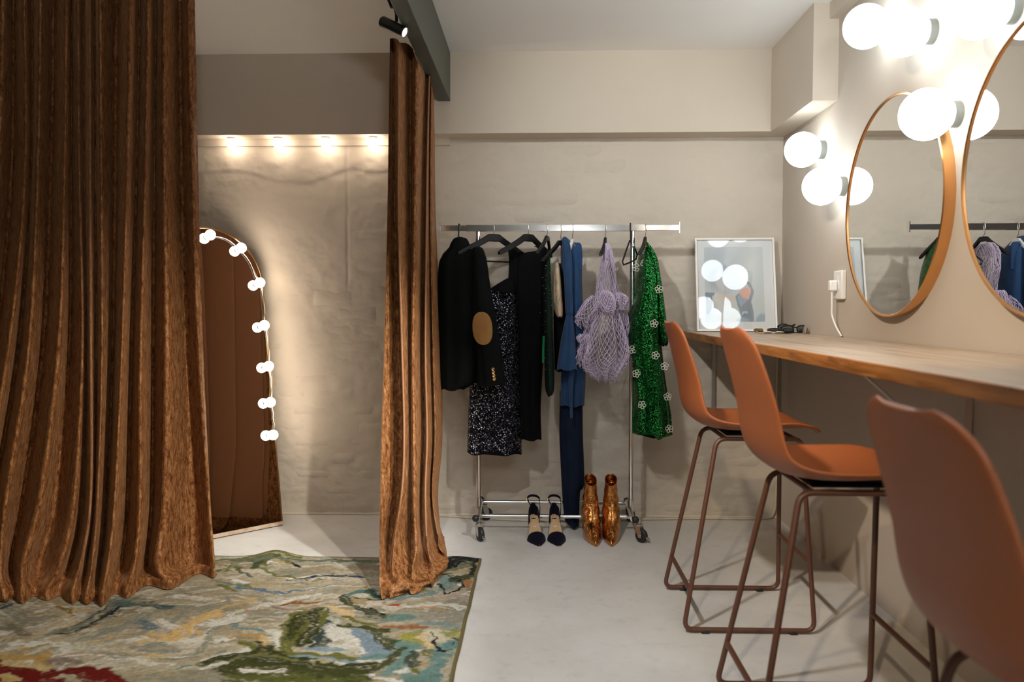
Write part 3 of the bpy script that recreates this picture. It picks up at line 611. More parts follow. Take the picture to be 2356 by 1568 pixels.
for a in [
 ([(15, 1405), (60, 1425), (110, 1418)], .20, (.22, .21, .16), .9, .8), ([(25, 1448), (60, 1460)], .10, (.17, .15, .10), .8, .7), ([(0, 1402), (35, 1392)], .05, (.05, .08, .07), .5, .6),
 ([(140, 1395), (172, 1402), (162, 1422)], .018, (.22, .13, .03), .4, .3), ([(40, 1480), (120, 1485), (170, 1505)], .05, WH, .6, .7), ([(150, 1420), (60, 1475)], .06, (.40, .32, .20), .9, .8),
 ([(126, 1457), (176, 1448), (231, 1415), (290, 1388)], (.07, .13), (.16, .17, .13), .5, .75), ([(128, 1462), (178, 1455), (235, 1420), (285, 1396)], .02, BK, .5, .5), ([(150, 1468), (200, 1440), (262, 1400)], .018, (.03, .035, .03), .5, .5),
 ([(136, 1452), (190, 1430), (250, 1395)], .012, (.03, .035, .03), .5, .5), ([(160, 1470), (215, 1438), (280, 1405)], .012, (.05, .05, .04), .5, .6), ([(255, 1425), (320, 1405)], .06, (.20, .12, .05), .7, .9),
 ([(290, 1388), (340, 1398)], .07, (.08, .12, .11), .5, .5), ([(350, 1400), (395, 1408)], .055, (.06, .09, .10), .5, .5), ([(320, 1440), (350, 1450)], .06, (.10, .15, .18), .6, .6), ([(365, 1440), (430, 1450)], .08, WH, .5, .5),
 ([(300, 1470), (420, 1475), (520, 1478)], .05, WH, .6, .8), ([(200, 1490), (300, 1505), (420, 1500)], .10, CR, .8, .8), ([(260, 1520), (400, 1535)], .07, WH, .7, .8), ([(255, 1515), (300, 1520)], .03, GY, .6, .6), ([(330, 1498), (390, 1500)], .03, GY, .6, .6),
 ([(339, 1474), (395, 1468), (440, 1443), (486, 1424)], (.05, .07), YE, .35, .45), ([(355, 1460), (390, 1462)], .03, YE, .4, .4), ([(440, 1445), (470, 1475)], .03, YE, .5, .6), ([(470, 1425), (500, 1402), (590, 1380)], (.05, .03), (.52, .38, .18), .6, .8),
 ([(465, 1470), (540, 1415), (620, 1390), (720, 1372)], .05, WH, .5, .8), ([(440, 1505), (480, 1460), (560, 1420)], .04, GY, .5, .8), ([(490, 1440), (560, 1425)], .06, WH, .5, .4), ([(565, 1405), (600, 1418)], .015, (.40, .22, .06), .5, .4),
 ([(570, 1352), (500, 1345)], .03, (.12, .19, .15), .6, .5), ([(495, 1352), (560, 1362)], .035, OL, .6, .6), ([(565, 1355), (620, 1361), (655, 1363), (720, 1356), (790, 1347)], (.030, .010), (.10, .17, .29), .4, .3), ([(655, 1336), (720, 1330), (800, 1328), (830, 1331)], (.015, .035), (.018, .030, .085), .35, .2),
 ([(515, 1320), (535, 1305), (550, 1318)], .05, OL, .5, .5), ([(545, 1312), (565, 1325), (585, 1332)], .035, (.06, .09, .06), .5, .5), ([(590, 1312), (605, 1300), (635, 1290)], .07, (.06, .075, .03), .5, .5), ([(560, 1290), (640, 1282), (690, 1290)], .05, OL, .6, .6), ([(680, 1303), (690, 1309)], .03, BK, .5, .2), ([(540, 1338), (582, 1345)], .035, WH, .5, .2),
 ([(480, 1300), (520, 1296), (700, 1295), (870, 1294)], .05, (.12, .15, .10), .6, .5), ([(700, 1312), (870, 1310)], .06, (.30, .24, .15), .7, .7), ([(680, 1345), (870, 1345)], .06, (.42, .36, .26), .8, .8),
 ([(672, 1386), (700, 1380), (736, 1390)], .04, (.26, .10, .025), .4, .5), ([(640, 1395), (660, 1402)], .05, (.27, .18, .16), .7, .8), ([(590, 1410), (650, 1412)], .08, (.27, .27, .22), .8, .7),
 ([(530, 1440), (560, 1455), (600, 1462)], .022, (.14, .22, .22), .4, .4), ([(520, 1475), (560, 1470), (590, 1480)], .035, (.45, .26, .08), .4, .5), ([(530, 1490), (580, 1500)], .07, OL, .5, .4), ([(600, 1480), (612, 1500), (635, 1495)], .045, (.55, .42, .22), .4, .3), ([(615, 1460), (640, 1490)], .05, WH, .4, .3),
 ([(660, 1485), (655, 1450), (672, 1425), (705, 1420)], .05, OL, .35, .3), ([(675, 1470), (670, 1440), (690, 1430)], .07, DO, .4, .5), ([(700, 1440), (690, 1480)], .05, (.11, .115, .025), .4, .4), ([(735, 1415), (725, 1450), (705, 1480)], .07, DO, .35, .5), ([(750, 1420), (740, 1450)], .05, OL, .4, .4), ([(770, 1440), (740, 1480)], .09, (.04, .06, .05), .4, .5), ([(690, 1412), (745, 1408)], .03, OL, .5, .4),
 ([(668, 1480), (680, 1500), (740, 1508), (830, 1512)], .05, OL, .4, .6), ([(525, 1530), (600, 1512), (680, 1530), (760, 1545), (840, 1540)], .15, DO, .3, .35), ([(540, 1545), (700, 1560), (840, 1555)], .14, (.05, .055, .015), .4, .5), ([(545, 1522), (610, 1508), (690, 1522)], .025, OL, .5, .5), ([(560, 1568), (720, 1575), (840, 1570)], .12, (.09, .10, .025), .6, .7),
 ([(700, 1510), (760, 1516), (830, 1520)], .022, BL, .4, .3), ([(720, 1488), (760, 1495), (800, 1492)], .03, BL, .4, .3), ([(560, 1550), (620, 1555), (650, 1560)], .025, WH, .4, .3), ([(485, 1552), (520, 1535)], .035, WH, .4, .4), ([(470, 1525), (545, 1502)], .05, WH, .5, .5), ([(720, 1526), (750, 1526)], .025, (.36, .34, .2), .4, .3),
 ([(640, 1412), (700, 1412)], .02, WH, .5, .4), ([(745, 1406), (800, 1416), (815, 1425)], (.03, .055), (.62, .46, .25), .35, .2), ([(760, 1432), (800, 1440)], .04, (.42, .42, .33), .5, .5), ([(785, 1452), (830, 1470), (850, 1490)], .12, WH, .35, .3), ([(800, 1490), (760, 1480)], .04, WH, .5, .4),
 ([(845, 1450), (858, 1480), (870, 1505)], .085, (.20, .26, .31), .3, .15), ([(850, 1510), (900, 1505)], .06, TE, .4, .3), ([(790, 1440), (860, 1440), (900, 1450)], .035, (.06, .065, .02), .5, .7), ([(880, 1455), (900, 1480)], .10, (.055, .07, .03), .4, .5), ([(800, 1425), (890, 1435)], .03, OL, .6, .8), ([(920, 1480), (935, 1510), (925, 1540)], .08, (.14, .24, .21), .3, .15),
 ([(912, 1490), (890, 1530)], .05, (.06, .065, .025), .5, .6), ([(948, 1500), (960, 1530)], .06, (.06, .075, .05), .4, .5), ([(935, 1465), (965, 1475)], .07, (.30, .29, .06), .4, .3), ([(958, 1468), (985, 1485)], .065, (.62, .46, .25), .35, .2), ([(985, 1465), (1015, 1480)], .08, (.56, .50, .36), .35, .2), ([(975, 1495), (1000, 1510)], .05, OL, .4, .5),
 ([(1020, 1495), (1010, 1530), (995, 1560)], .09, (.14, .24, .22), .3, .15), ([(950, 1555), (1000, 1565)], .06, TE, .4, .3), ([(930, 1545), (940, 1540)], .04, WH, .4, .2), ([(1030, 1505), (1022, 1570)], .05, (.42, .38, .27), .4, .5), ([(978, 1460), (990, 1478), (995, 1495), (1012, 1503), (1030, 1497), (1030, 1482), (1020, 1470)], .010, (.015, .02, .015), .3, .1), ([(1020, 1470), (1050, 1482)], .02, (.05, .07, .04), .4, .3), ([(1015, 1460), (1028, 1452)], .05, (.28, .30, .10), .4, .3), ([(1045, 1470), (1055, 1460)], .05, (.28, .30, .10), .4, .3),
 ([(920, 1415), (1000, 1420), (1060, 1415)], .16, (.30, .28, .22), .7, .6), ([(960, 1440), (1040, 1440)], .08, (.22, .27, .26), .7, .6), ([(900, 1400), (1000, 1392), (1075, 1400)], .05, WH, .4, .4), ([(1000, 1378), (1080, 1375)], .06, PK, .6, .6), ([(900, 1440), (960, 1448)], .04, (.30, .13, .05), .5, .7), ([(960, 1400), (985, 1402)], .04, (.45, .27, .14), .6, .6), ([(900, 1392), (918, 1388)], .028, (.30, .045, .015), .4, .4), ([(860, 1388), (905, 1400)], .05, (.52, .46, .38), .4, .3),
 ([(785, 1384), (815, 1372), (840, 1368), (875, 1375)], (.03, .05), (.07, .15, .15), .35, .3), ([(835, 1368), (870, 1372)], .03, (.03, .05, .03), .4, .3), ([(785, 1386), (830, 1402), (895, 1418)], (.045, .03), (.055, .065, .035), .35, .3), ([(800, 1383), (880, 1378)], .008, BK, .4, .2), ([(840, 1396), (895, 1416)], .010, BK, .4, .2), ([(905, 1420), (930, 1425)], .05, TE, .4, .3),
 ([(900, 1375), (960, 1372), (1010, 1362)], .05, (.16, .21, .19), .5, .5), ([(985, 1335), (1030, 1330), (1025, 1355)], .10, (.17, .23, .20), .4, .4), ([(1010, 1310), (1060, 1296), (1100, 1293)], .10, BK, .3, .1), ([(1050, 1310), (1085, 1305)], .035, (.09, .115, .075), .3, .3), ([(1050, 1340), (1085, 1330)], .09, (.05, .06, .03), .4, .3), ([(1000, 1332), (1025, 1320), (1050, 1322)], .012, BK, .3, .1), ([(1042, 1325), (1050, 1335), (1068, 1345), (1066, 1358), (1040, 1368), (1018, 1370), (1003, 1348)], .014, BK, .3, .1), ([(1083, 1340), (1078, 1358)], .035, (.38, .17, .06), .4, .4), ([(1098, 1300), (1090, 1325)], .03, (.02, .03, .02), .4, .3),
 ([(-20, 1508), (40, 1512), (110, 1518), (130, 1530)], .07, (.42, .27, .09), .5, .6), ([(-20, 1528), (60, 1532), (125, 1542)], .05, (.50, .38, .18), .5, .6), ([(-30, 1538), (50, 1545), (110, 1560), (175, 1550), (260, 1572), (330, 1600)], .075, RD, .3, .25), ([(-30, 1560), (40, 1570), (140, 1580)], .06, RD, .3, .3), ([(20, 1562), (45, 1566)], .05, (.5, .36, .14), .4, .4), ([(150, 1525), (190, 1535)], .06, (.22, .17, .14), .7, .7)]:
    stroke(*a)
C *= (1+.16*fbm(gx*150, gy*150, 7, 2))[..., None]; C = np.clip(C*.84, .004, 1)
RZ = .009+.0015*fbm(gx*3, gy*3, 5, 3)
hx_, hy_ = at_z(632, 1287)[:2]
RZ += .030*np.exp(-((gx-hx_)/.085)**2)*np.exp(-((gy-3.56)/.17)**2)+.010*np.exp(-((gx+.36)/.07)**2)*np.exp(-((gy-3.56)/.12)**2)
t = thing('patterned_rug', 'large painterly patterned rug in cream, olive and teal on the pale floor', 'rug', (-1.3, 2.6, 0))
o = obj('woven_pile', MB().grid(np.stack([gx, gy, RZ], -1)), None, t, auto=False)
ca = o.data.color_attributes.new('pattern', 'FLOAT_COLOR', 'POINT'); ca.data.foreach_set('color', np.concatenate([C, np.ones(C.shape[:2]+(1,))], -1).astype(np.float32).ravel())
m = mat('woven_rug_pile', (.4, .4, .3), .95); b = NB(m); at = b.n('ShaderNodeVertexColor', layer_name='pattern'); v = b.coord()
w1 = b.noise(v, 420, 2, .6); w2 = b.noise(v, 60, 4, .7)
b.set('Base Color', b.mix(.55, at.outputs[0], b.ramp(w2, [(.3, (.62, .6, .56)), (.62, (1.15, 1.14, 1.1))]), 'MULTIPLY')); b.set('Normal', b.bump(w1, .5, .003, b.bump(w2, .2, .006)))
b.p.inputs['Specular IOR Level'].default_value = .1; o.data.materials.append(m)
M['rug_edge'] = mat('olive_rug_binding', (.13, .10, .03), .85); M['rug_edge_dark'] = mat('dark_green_rug_binding', (.05, .06, .04), .85)
ed = np.stack([gx[:, -1], gy[:, -1], RZ[:, -1]-.003], -1); ed[:, 0] += .004*fbm(ed[:, 1]*4, ed[:, 1]*0, 77, 2)
o = obj('side_binding', MB().tube(ed[::3], .007, 6), 'rug_edge', t); o['label'] = 'olive bound side edge'
ed = np.stack([gx[-1], gy[-1], RZ[-1]-.004], -1); obj('back_binding', MB().tube(ed[::3], .005, 6), 'rug_edge_dark', t)

# ------------------------------------------------------------------ cable along the foot of the back wall
pts = [at_z(x, y, .006) for x, y in ((1004, 1186), (1040, 1187), (1090, 1191), (1200, 1196), (1330, 1197), (1480, 1194), (1540, 1193), (1640, 1192), (1720, 1193), (1765, 1192))]
for p in pts: p[1] = min(p[1], YB-.022)
pts += [np.array([1.285, YB-.022, .03]), np.array([1.298, YB-.018, .12]), np.array([1.300, YB-.016, .50]), np.array([1.296, YB-.014, .72]), np.array([1.302, YB-.012, .978])]
pts = [p+np.array([0, 0, .0]) for p in pts]
tag(obj('floor_cable', MB().tube(cr(np.array(pts), 8), .0058, 8), mat('cream_cable', (.55, .48, .34), .5)), 'cream cable running along the foot of the back wall and up under the worktop', 'cable')

# ------------------------------------------------------------------ clothes rack on castors
RYC, RZB, RZT = 4.06, 1.530, 1.565
XP0, XP1 = float(at_y(1100, 560, RYC)[0]), float(at_y(1455, 560, RYC)[0])
t = thing('clothes_rack', 'chrome clothes rack on castors against the painted back wall', 'clothes rack', (.1, RYC, 0))
obj('top_rail', MB().box((-.358, RYC-.0125, RZB), (.545, RYC+.0125, RZT)), 'chrome', t, smooth=False, bevel=.002)
for a, b in ((-.492, -.35), (.54, .716)):
    o = obj('extension_rail', MB().box((a, RYC-.0105, RZB+.003), (b, RYC+.0105, RZT-.003)), 'chrome', t, smooth=False, bevel=.002)
    x = a if a < 0 else b
    obj('end_plate', MB().box((x-.002, RYC-.016, RZB-.010), (x+.002, RYC+.016, RZT+.010)), 'chrome', o, smooth=False)
for x in (XP0, XP1):
    obj('upright_pole', MB().tube([(x, RYC, .135), (x, RYC, RZB)], .0125, 18), 'chrome', t)
    for z in (1.46, 1.39):
        pass
    b = obj('base_bar', MB().tube([(x+.012*(1 if x < 0 else -1), 3.872, .112), (x, 4.235, .112)], .0125, 14), 'chrome', t)
    obj('pole_socket', MB().tube([(x, RYC, .10), (x, RYC, .165)], .0165, 16), 'chrome', b)
    for y in (3.862, 4.243): obj('end_cap', MB().sphere((x, y, .112), .0175, 16), 'rubber', b)
for y, pyy in ((4.035, 1187), (4.205, 1155)):
    z = float(at_y(1280, pyy, y)[2]); obj('base_rail', MB().tube([(XP0, y, z), (XP1, y, z)], .0105, 14), 'chrome', t)
obj('lock_knob', MB().lathe([(0, .0), (.008, .002), (.010, .012), (.006, .016), (0, .016)], 14, (XP1, RYC-.012, 1.455), (0, -1, 0)), 'chrome', t)
def caster(x, y, a):
    ca_, sa = math.cos(a), math.sin(a); f = np.array([ca_, sa, 0]); s = np.array([-sa, ca_, 0]); c = np.array([x, y, .034]); piv = c-f*.014
    w = obj('caster', MB().lathe([(0, -.011), (.026, -.011), (.032, -.009), (.034, -.004), (.034, .004), (.032, .009), (.026, .011), (0, .011)], 28, c, s), 'rubber', t)
    mb = MB()
    for q in (-1, 1):
        P = [c+s*q*.0135+v for v in (-f*.008-np.array([0, 0, .010]), f*.008-np.array([0, 0, .010]), f*.006+np.array([0, 0, .022]), -f*.004+np.array([0, 0, .048]), -f*.030+np.array([0, 0, .048]), -f*.024+np.array([0, 0, .018]))]
        mb.loft([[p-s*.0012 for p in P], [p+s*.0012 for p in P]])
    mb.lathe([(0, 0), (.0175, 0), (.0175, .006), (.010, .010), (.006, .012), (.006, .034), (0, .034)], 18, piv+np.array([0, 0, .047]))
    obj('fork', mb, 'steel', w)
    obj('brake_tab', MB().add([c+f*d+s*q+np.array([0, 0, z]) for d, z in ((.026, .004), (.048, -.008), (.046, -.013), (.026, -.006)) for q in (-.006, .006)], [(0, 1, 3, 2), (2, 3, 5, 4), (4, 5, 7, 6), (6, 7, 1, 0), (0, 2, 4, 6), (1, 7, 5, 3)]), 'steel', w)
    obj('axle', MB().lathe([(0, -.017), (.004, -.017), (.004, .017), (0, .017)], 10, c, s), 'steel', w)
caster(XP0+.022, 3.862, -1.05); caster(XP1+.030, 3.862, -.8); caster(XP0+.030, 4.243, .55); caster(XP1+.02, 4.243, .9)

# ------------------------------------------------------------------ hangers
def hanger(px_, pyn, yaw, label, half=.21, drop=.085, bar=False, color='black', hook='chrome', big=1.0, tilt=0.0, y=RYC):
    n = at_y(px_, pyn, y); t = thing('clothes_hanger', label, 'hanger', n, 'hangers on the rack')
    hp = cr([(n[0]+.004, y+.014, RZB+.006), (n[0]+.003, y+.018, RZB+.030), (n[0]+.001, y+.004, RZT+.0045), (n[0], y-.016, RZT-.004), (n[0]+.001, y-.017, RZB), (n[0]-.002, y-.008, RZB-.020), (n[0], y, n[2]+.012), (n[0], y, n[2]-.006)], 5)
    obj('hook', MB().tube(hp, .0018 if hook == 'chrome' else .0032, 8), hook, t)
    d = np.array([math.cos(yaw), math.sin(yaw), 0]); q = np.array([-d[1], d[0], 0]); R = []
    for s in np.linspace(-1, 1, 25):
        a = abs(s); z = -.006-drop*(np.clip((a-.16)/.84, 0, 1)**.9)+tilt*s; h = (.026-.010*a)*big; th = .0065+.002*a
        if a > .93: h *= .7
        c = n+d*s*half+np.array([0, 0, z])+q*.018*a*a
        R.append([c+q*(-th)+np.array([0, 0, h/2]), c+q*th+np.array([0, 0, h/2]), c+q*th-np.array([0, 0, h/2]), c-q*th-np.array([0, 0, h/2])])
    obj('shoulder_bar', MB().loft(R), color, t, bevel=.003)
    if bar:
        a, b = n+d*half*.93+np.array([0, 0, -.006-drop+tilt]), n-d*half*.93+np.array([0, 0, -.006-drop-tilt]); dz = np.array([0, 0, -.035])
        obj('trouser_bar', MB().tube([a, a+dz*.8-d*.004, a+dz-d*.02, b+dz+d*.02, b+dz*.8+d*.004, b], .0042, 8), color, t)
    return t
HB = 'black hanger '
hanger(1056, 549, .95, HB+'inside the blazer with the tan elbow patch', .10, hook='black')
hanger(1137, 544, .62, HB+'with a trouser bar carrying the sequin dress', .205, bar=True, big=1.5)
hanger(1216, 544, .80, HB+'carrying the plain black dress', .19, big=1.5)
hanger(1259, 545, 1.40, HB+'seen edge-on carrying the studded green dress', .19)
hanger(1291, 556, 1.15, HB+'carrying the floral blouse beside the navy jumpsuit', .20, drop=.10)
hanger(1318, 553, 1.30, 'pale hanger inside the navy jumpsuit', .10, color='clear_plastic')
hanger(1393, 549, 1.45, HB+'inside the lilac net cardigan', .16)
hanger(1485, 548, 1.38, HB+'inside the green sequin jacket', .19)
n = at_y(1450, 552, RYC); t = thing('clothes_hanger', 'empty black wire hanger turned edgeways in front of the right rack pole', 'hanger', n, 'hangers on the rack')
obj('hook', MB().tube(cr([(n[0]+.006, RYC+.016, RZB+.006), (n[0]+.003, RYC+.018, RZT), (n[0], RYC, RZT+.006), (n[0]-.001, RYC-.017, RZT-.004), (n[0]-.001, RYC-.018, RZB-.01), (n[0], RYC-.018, n[2])], 5), .0034, 8), 'black', t)
tri = [at_y(x, y, Y) for x, y, Y in ((1449, 553, 4.042), (1440, 578, 4.00), (1432, 602, 3.93), (1435, 609, 3.93), (1450, 603, 4.01), (1463, 596, 4.10), (1466, 585, 4.11), (1459, 566, 4.08))]
obj('triangle_frame', MB().tube(tri, .0042, 8, closed=True), 'black', t)

# ------------------------------------------------------------------ clothes
def fabric(name, col, rough=.85, bump=.2, sheen=.0, var=.25):
    m = mat(name, col, rough); b = NB(m); v = b.coord(); n = b.noise(v, 7, 4, .6); f = b.noise(v, 300, 2, .5)
    b.set('Base Color', b.ramp(n, [(.3, tuple(c*(1-var) for c in col)), (.7, tuple(c*(1+var) for c in col))])); b.set('Normal', b.bump(f, bump, .002, b.bump(n, .25, .02)))
    b.p.inputs['Sheen Weight'].default_value = sheen; b.p.inputs['Specular IOR Level'].default_value = .12; return m
M['blazer'] = fabric('black_green_wool', (.0035, .0048, .0044)); M['black_cloth'] = fabric('matt_black_cloth', (.0030, .0032, .0034))
M['dark_green'] = fabric('very_dark_green_cloth', (.006, .014, .010)); M['green_lining'] = fabric('emerald_trim', (.01, .16, .05))
M['navy'] = fabric('navy_crepe', (.018, .052, .125), .7, .2, .1); M['navy_dark'] = fabric('deep_navy_crepe', (.006, .011, .026), .8)
M['suede'] = fabric('tan_suede_patch', (.36, .185, .06), .9, .3, .1, .18); M['lilac'] = fabric('lilac_netting', (.60, .49, .64), .8, .1, .2, .1)
def msequin(name, dark, bright, scale, spread, thr):
    m = mat(name, dark, .22, .85); b = NB(m); v = b.coord()
    vo = b.n('ShaderNodeTexVoronoi', i_Vector=v, i_Scale=scale, i_Randomness=.75)
    sep = b.n('ShaderNodeSeparateColor', i_Color=vo.outputs['Color'])
    b.set('Base Color', b.mix(b.math('GREATER_THAN', sep.outputs[0], thr), dark, bright))
    g = b.n('ShaderNodeNewGeometry'); sub = b.n('ShaderNodeVectorMath', operation='SUBTRACT', i_0=vo.outputs['Color']); sub.inputs[1].default_value = (.5, .5, .5)
    sc = b.n('ShaderNodeVectorMath', operation='SCALE', i_0=sub.outputs[0]); sc.inputs['Scale'].default_value = spread
    ad = b.n('ShaderNodeVectorMath', operation='ADD', i_0=g.outputs['Normal'], i_1=sc.outputs[0]); no = b.n('ShaderNodeVectorMath', operation='NORMALIZE', i_0=ad.outputs[0])
    b.set('Normal', b.bump(vo.outputs['Distance'], .5, .003, no.outputs[0])); return m
M['sequin_black'] = msequin('black_sequins', (.010, .010, .015), (.55, .55, .66), 215, 1.5, .84)
M['sequin_green'] = msequin('green_sequins', (.002, .028, .006), (.025, .25, .05), 260, .9, .5)
def floral():
    m = mat('floral_print_cloth', (.5, .4, .3), .8); b = NB(m); v = b.coord((30, 30, 12)); n = b.noise(v, 1.2, 3, .6, .8)
    b.set('Base Color', b.ramp(n, [(.32, (.10, .16, .07)), (.42, (.46, .34, .23)), (.5, (.55, .28, .19)), (.57, (.40, .40, .28)), (.66, (.56, .42, .30))])); return m
M['floral'] = floral()
def rings(rows, Y, hd, nf=7, amp=.006, n=48, up=6, ph=.0, pw=.8, xr=0.0):
    """closed rings around a hanging garment; rows: (py, pxL, pxR[, hd[, Y]])"""
    A = []
    for r in rows:
        h = r[3] if len(r) > 3 else hd; y = r[4] if len(r) > 4 else Y
        a, b = at_y(r[1], r[0], y), at_y(r[2], r[0], y); A.append([(a[0]+b[0])/2, y, (a[2]+b[2])/2, (b[0]-a[0])/2, h])
    A = cr(np.array(A), up, 0); out = []
    K = len(A)
    for i, (x, y, z, w, h) in enumerate(A):
        g = i/(K-1); ring = []
        for q in np.linspace(0, 2*PI, n, endpoint=False):
            c, s = math.cos(q), math.sin(q); e = amp*(.35+.65*g)*(math.sin(nf*q+ph+1.7*g)+.6*math.sin((nf*2+1)*q+2.1*ph-2.3*g))
            ring.append((x+(w+e*xr)*math.copysign(abs(c)**pw, c), y+(h+e)*math.copysign(abs(s)**pw, s), z+(.004+.02*xr)*g*math.sin(nf*q+ph)))
        out.append(ring)
    return out
def garment(name, rows, Y, hd, m, t, nf=7, amp=.006, capb=False, **kw):
    return obj(name, MB().loft(rings(rows, Y, hd, nf, amp, **kw), True, capb), m, t)
GRP = 'clothes on the rack'
# blazer
t = thing('blazer', 'black blazer with a tan oval elbow patch, hanging beside the narrow curtain', 'blazer', at_y(1060, 720, 4.02), GRP)
garment('body', [(556, 1044, 1076, .04), (575, 1030, 1094, .07), (600, 1012, 1106, .10), (650, 1008, 1110, .11), (720, 1008, 1108, .12), (800, 1010, 1106, .125), (870, 1012, 1098, .125), (892, 1018, 1070, .12)], 4.04, .11, 'blazer', t, 5, .008)
garment('collar', [(546, 1052, 1066, .03), (549, 1044, 1074, .045), (562, 1036, 1080, .055), (580, 1032, 1078, .055)], 4.03, .05, 'blazer', t, 3, .003)
garment('sleeve', [(567, 1094, 1104, .02), (574, 1088, 1112, .05), (600, 1086, 1120, .06), (650, 1086, 1127, .062), (704, 1085, 1137, .062), (760, 1089, 1146, .062), (803, 1094, 1154, .06), (850, 1096, 1160, .06), (885, 1097, 1163, .06)], 3.95, .06, 'blazer', t, 4, .005)
def patch(cx, cy, rx, ry, Yf, bulge):
    R = []
    for k, f in enumerate((1.0, .985, .8, .5, .2)):
        ring = []
        for q in np.linspace(0, 2*PI, 40, endpoint=False):
            c, s = math.cos(q), math.sin(q); sx = math.copysign(abs(c)**.85, c)*rx*f; sy = math.copysign(abs(s)**.85, s)*ry*f
            ring.append(at_y(cx+sx+sy*.06, cy+sy, Yf-bulge*(1-(sx/(rx*1.35))**2)+(.006 if k == 0 else 0)))
        R.append(ring)
    return MB().loft(R, False, True)
o = obj('elbow_patch', patch(1110, 755, 23, 38, 3.893, .018), 'suede', t); o['label'] = 'tan suede elbow patch'
for x, y in ((1134, 849), (1135, 856.5), (1136, 864), (1137, 871.5)):
    p = at_y(x, y, 3.882); obj('cuff_button', MB().lathe([(0, -.002), (.0075, -.002), (.0085, .001), (.006, .003), (.003, .0015), (0, .0015)], 16, p, (0, -1, 0)), 'brass', t)
# sequin dress
t = thing('sequin_dress', 'short black sequin dress with a scooped neckline beside the blazer', 'dress', at_y(1140, 850, 4.08), GRP)
def strap(pts, w, Y, m='black_cloth', th=.006):
    P = []
    for x, y in pts:
        a, b = at_y(x-w/2, y, Y), at_y(x+w/2, y, Y); P.append([a+np.array([0, -th, 0]), b+np.array([0, -th, 0]), b+np.array([0, th, 0]), a+np.array([0, th, 0])])
    return MB().loft(cr(np.array(P), 4, 0))
obj('shoulder_strap', strap([(1179, 575), (1181, 600), (1180, 630), (1178, 660)], 20, 4.07), 'black_cloth', t)
garment('bodice_edge', [(640, 1166, 1184, .015), (650, 1150, 1186, .04), (662, 1132, 1188, .05), (672, 1122, 1189, .055)], 4.07, .05, 'black_cloth', t, 6, .002)
garment('dress_body', [(662, 1128, 1186, .045), (676, 1112, 1189, .06), (720, 1100, 1193, .065), (780, 1092, 1196, .07), (860, 1083, 1196, .072), (940, 1078, 1198, .075), (1000, 1076, 1200, .075), (1038, 1075, 1201, .075)], 4.08, .06, 'sequin_black', t, 6, .006)
garment('hem_band', [(1034, 1075, 1201, .076), (1041, 1076, 1201, .075)], 4.08, .07, 'black_cloth', t, 6, .006)
# plain black dress
t = thing('black_dress', 'plain long black dress with a wide neckline behind the sequin dress', 'dress', at_y(1222, 800, 4.12), GRP)
obj('shoulder', strap([(1238, 566), (1248, 572), (1254, 590), (1254, 620)], 20, 4.10), 'black_cloth', t)
obj('shoulder', strap([(1196, 580), (1192, 590), (1188, 620)], 20, 4.10), 'black_cloth', t)
garment('dress_body', [(578, 1226, 1258, .03), (586, 1196, 1260, .05), (620, 1178, 1260, .06), (700, 1184, 1258, .065), (769, 1190, 1254, .065), (860, 1192, 1248, .065), (940, 1194, 1244, .065), (1008, 1196, 1246, .065)], 4.12, .06, 'black_cloth', t, 5, .008)
# studded dark green dress
t = thing('studded_dress', 'dark green dress dotted with tiny silver studs, seen edge-on', 'dress', at_y(1264, 730, 4.0), GRP)
garment('dress_body', [(576, 1258, 1265, .03), (600, 1252, 1266, .09), (648, 1250, 1268, .11), (704, 1250, 1270, .12), (817, 1252, 1274, .12), (887, 1254, 1275, .12), (906, 1258, 1270, .10)], 4.02, .11, 'dark_green', t, 4, .004)
o = obj('emerald_piping', strap([(1265, 590), (1267, 640), (1269, 700)], 2.2, 3.955, 'green_lining', .003), 'green_lining', t); o['label'] = 'bright emerald trim'
o = obj('emerald_slit', strap([(1251, 772), (1250, 805), (1250, 834)], 5, 3.93, 'green_lining', .003), 'green_lining', t); o['label'] = 'bright emerald trim'
mb = MB(); rs = random.Random(5)
for x, y in [(1256, 611), (1254, 617), (1265, 628), (1256, 633), (1248, 638), (1255, 644), (1266, 649), (1249, 657), (1256, 663), (1265, 667), (1252, 675), (1265, 676), (1268, 686), (1255, 692), (1242, 694), (1268, 702), (1255, 715), (1243, 718), (1269, 725), (1254, 739), (1248, 747), (1271, 750), (1255, 762), (1270, 778), (1258, 784), (1271, 805), (1260, 805), (1254, 823), (1275, 827), (1260, 834), (1265, 850), (1275, 858), (1254, 849)]:
    mb.sphere(at_y(x, y, 3.895+(.02 if x < 1250 or x > 1268 else 0)), .0024, 8)
o = obj('studs', mb, 'chrome', t); o['kind'] = 'stuff'; o['label'] = 'tiny silver studs'
# floral blouse
t = thing('floral_blouse', 'beige and green floral blouse sleeve hanging beside the navy jumpsuit', 'blouse', at_y(1284, 670, 3.98), GRP)
garment('sleeve', [(603, 1279, 1284, .02), (612, 1276, 1287, .04), (640, 1273, 1290, .05), (680, 1272, 1293, .055), (705, 1274, 1295, .05), (725, 1279, 1295, .045)], 3.98, .05, 'floral', t, 4, .004)
garment('cuff', [(708, 1277, 1294, .046), (724, 1280, 1294, .044), (729, 1284, 1292, .040)], 3.975, .04, 'floral', t, 3, .001)
garment('body', [(606, 1282, 1298, .03), (640, 1276, 1302, .08), (740, 1274, 1304, .10), (850, 1276, 1306, .10)], 4.10, .09, 'black_cloth', t, 4, .004)
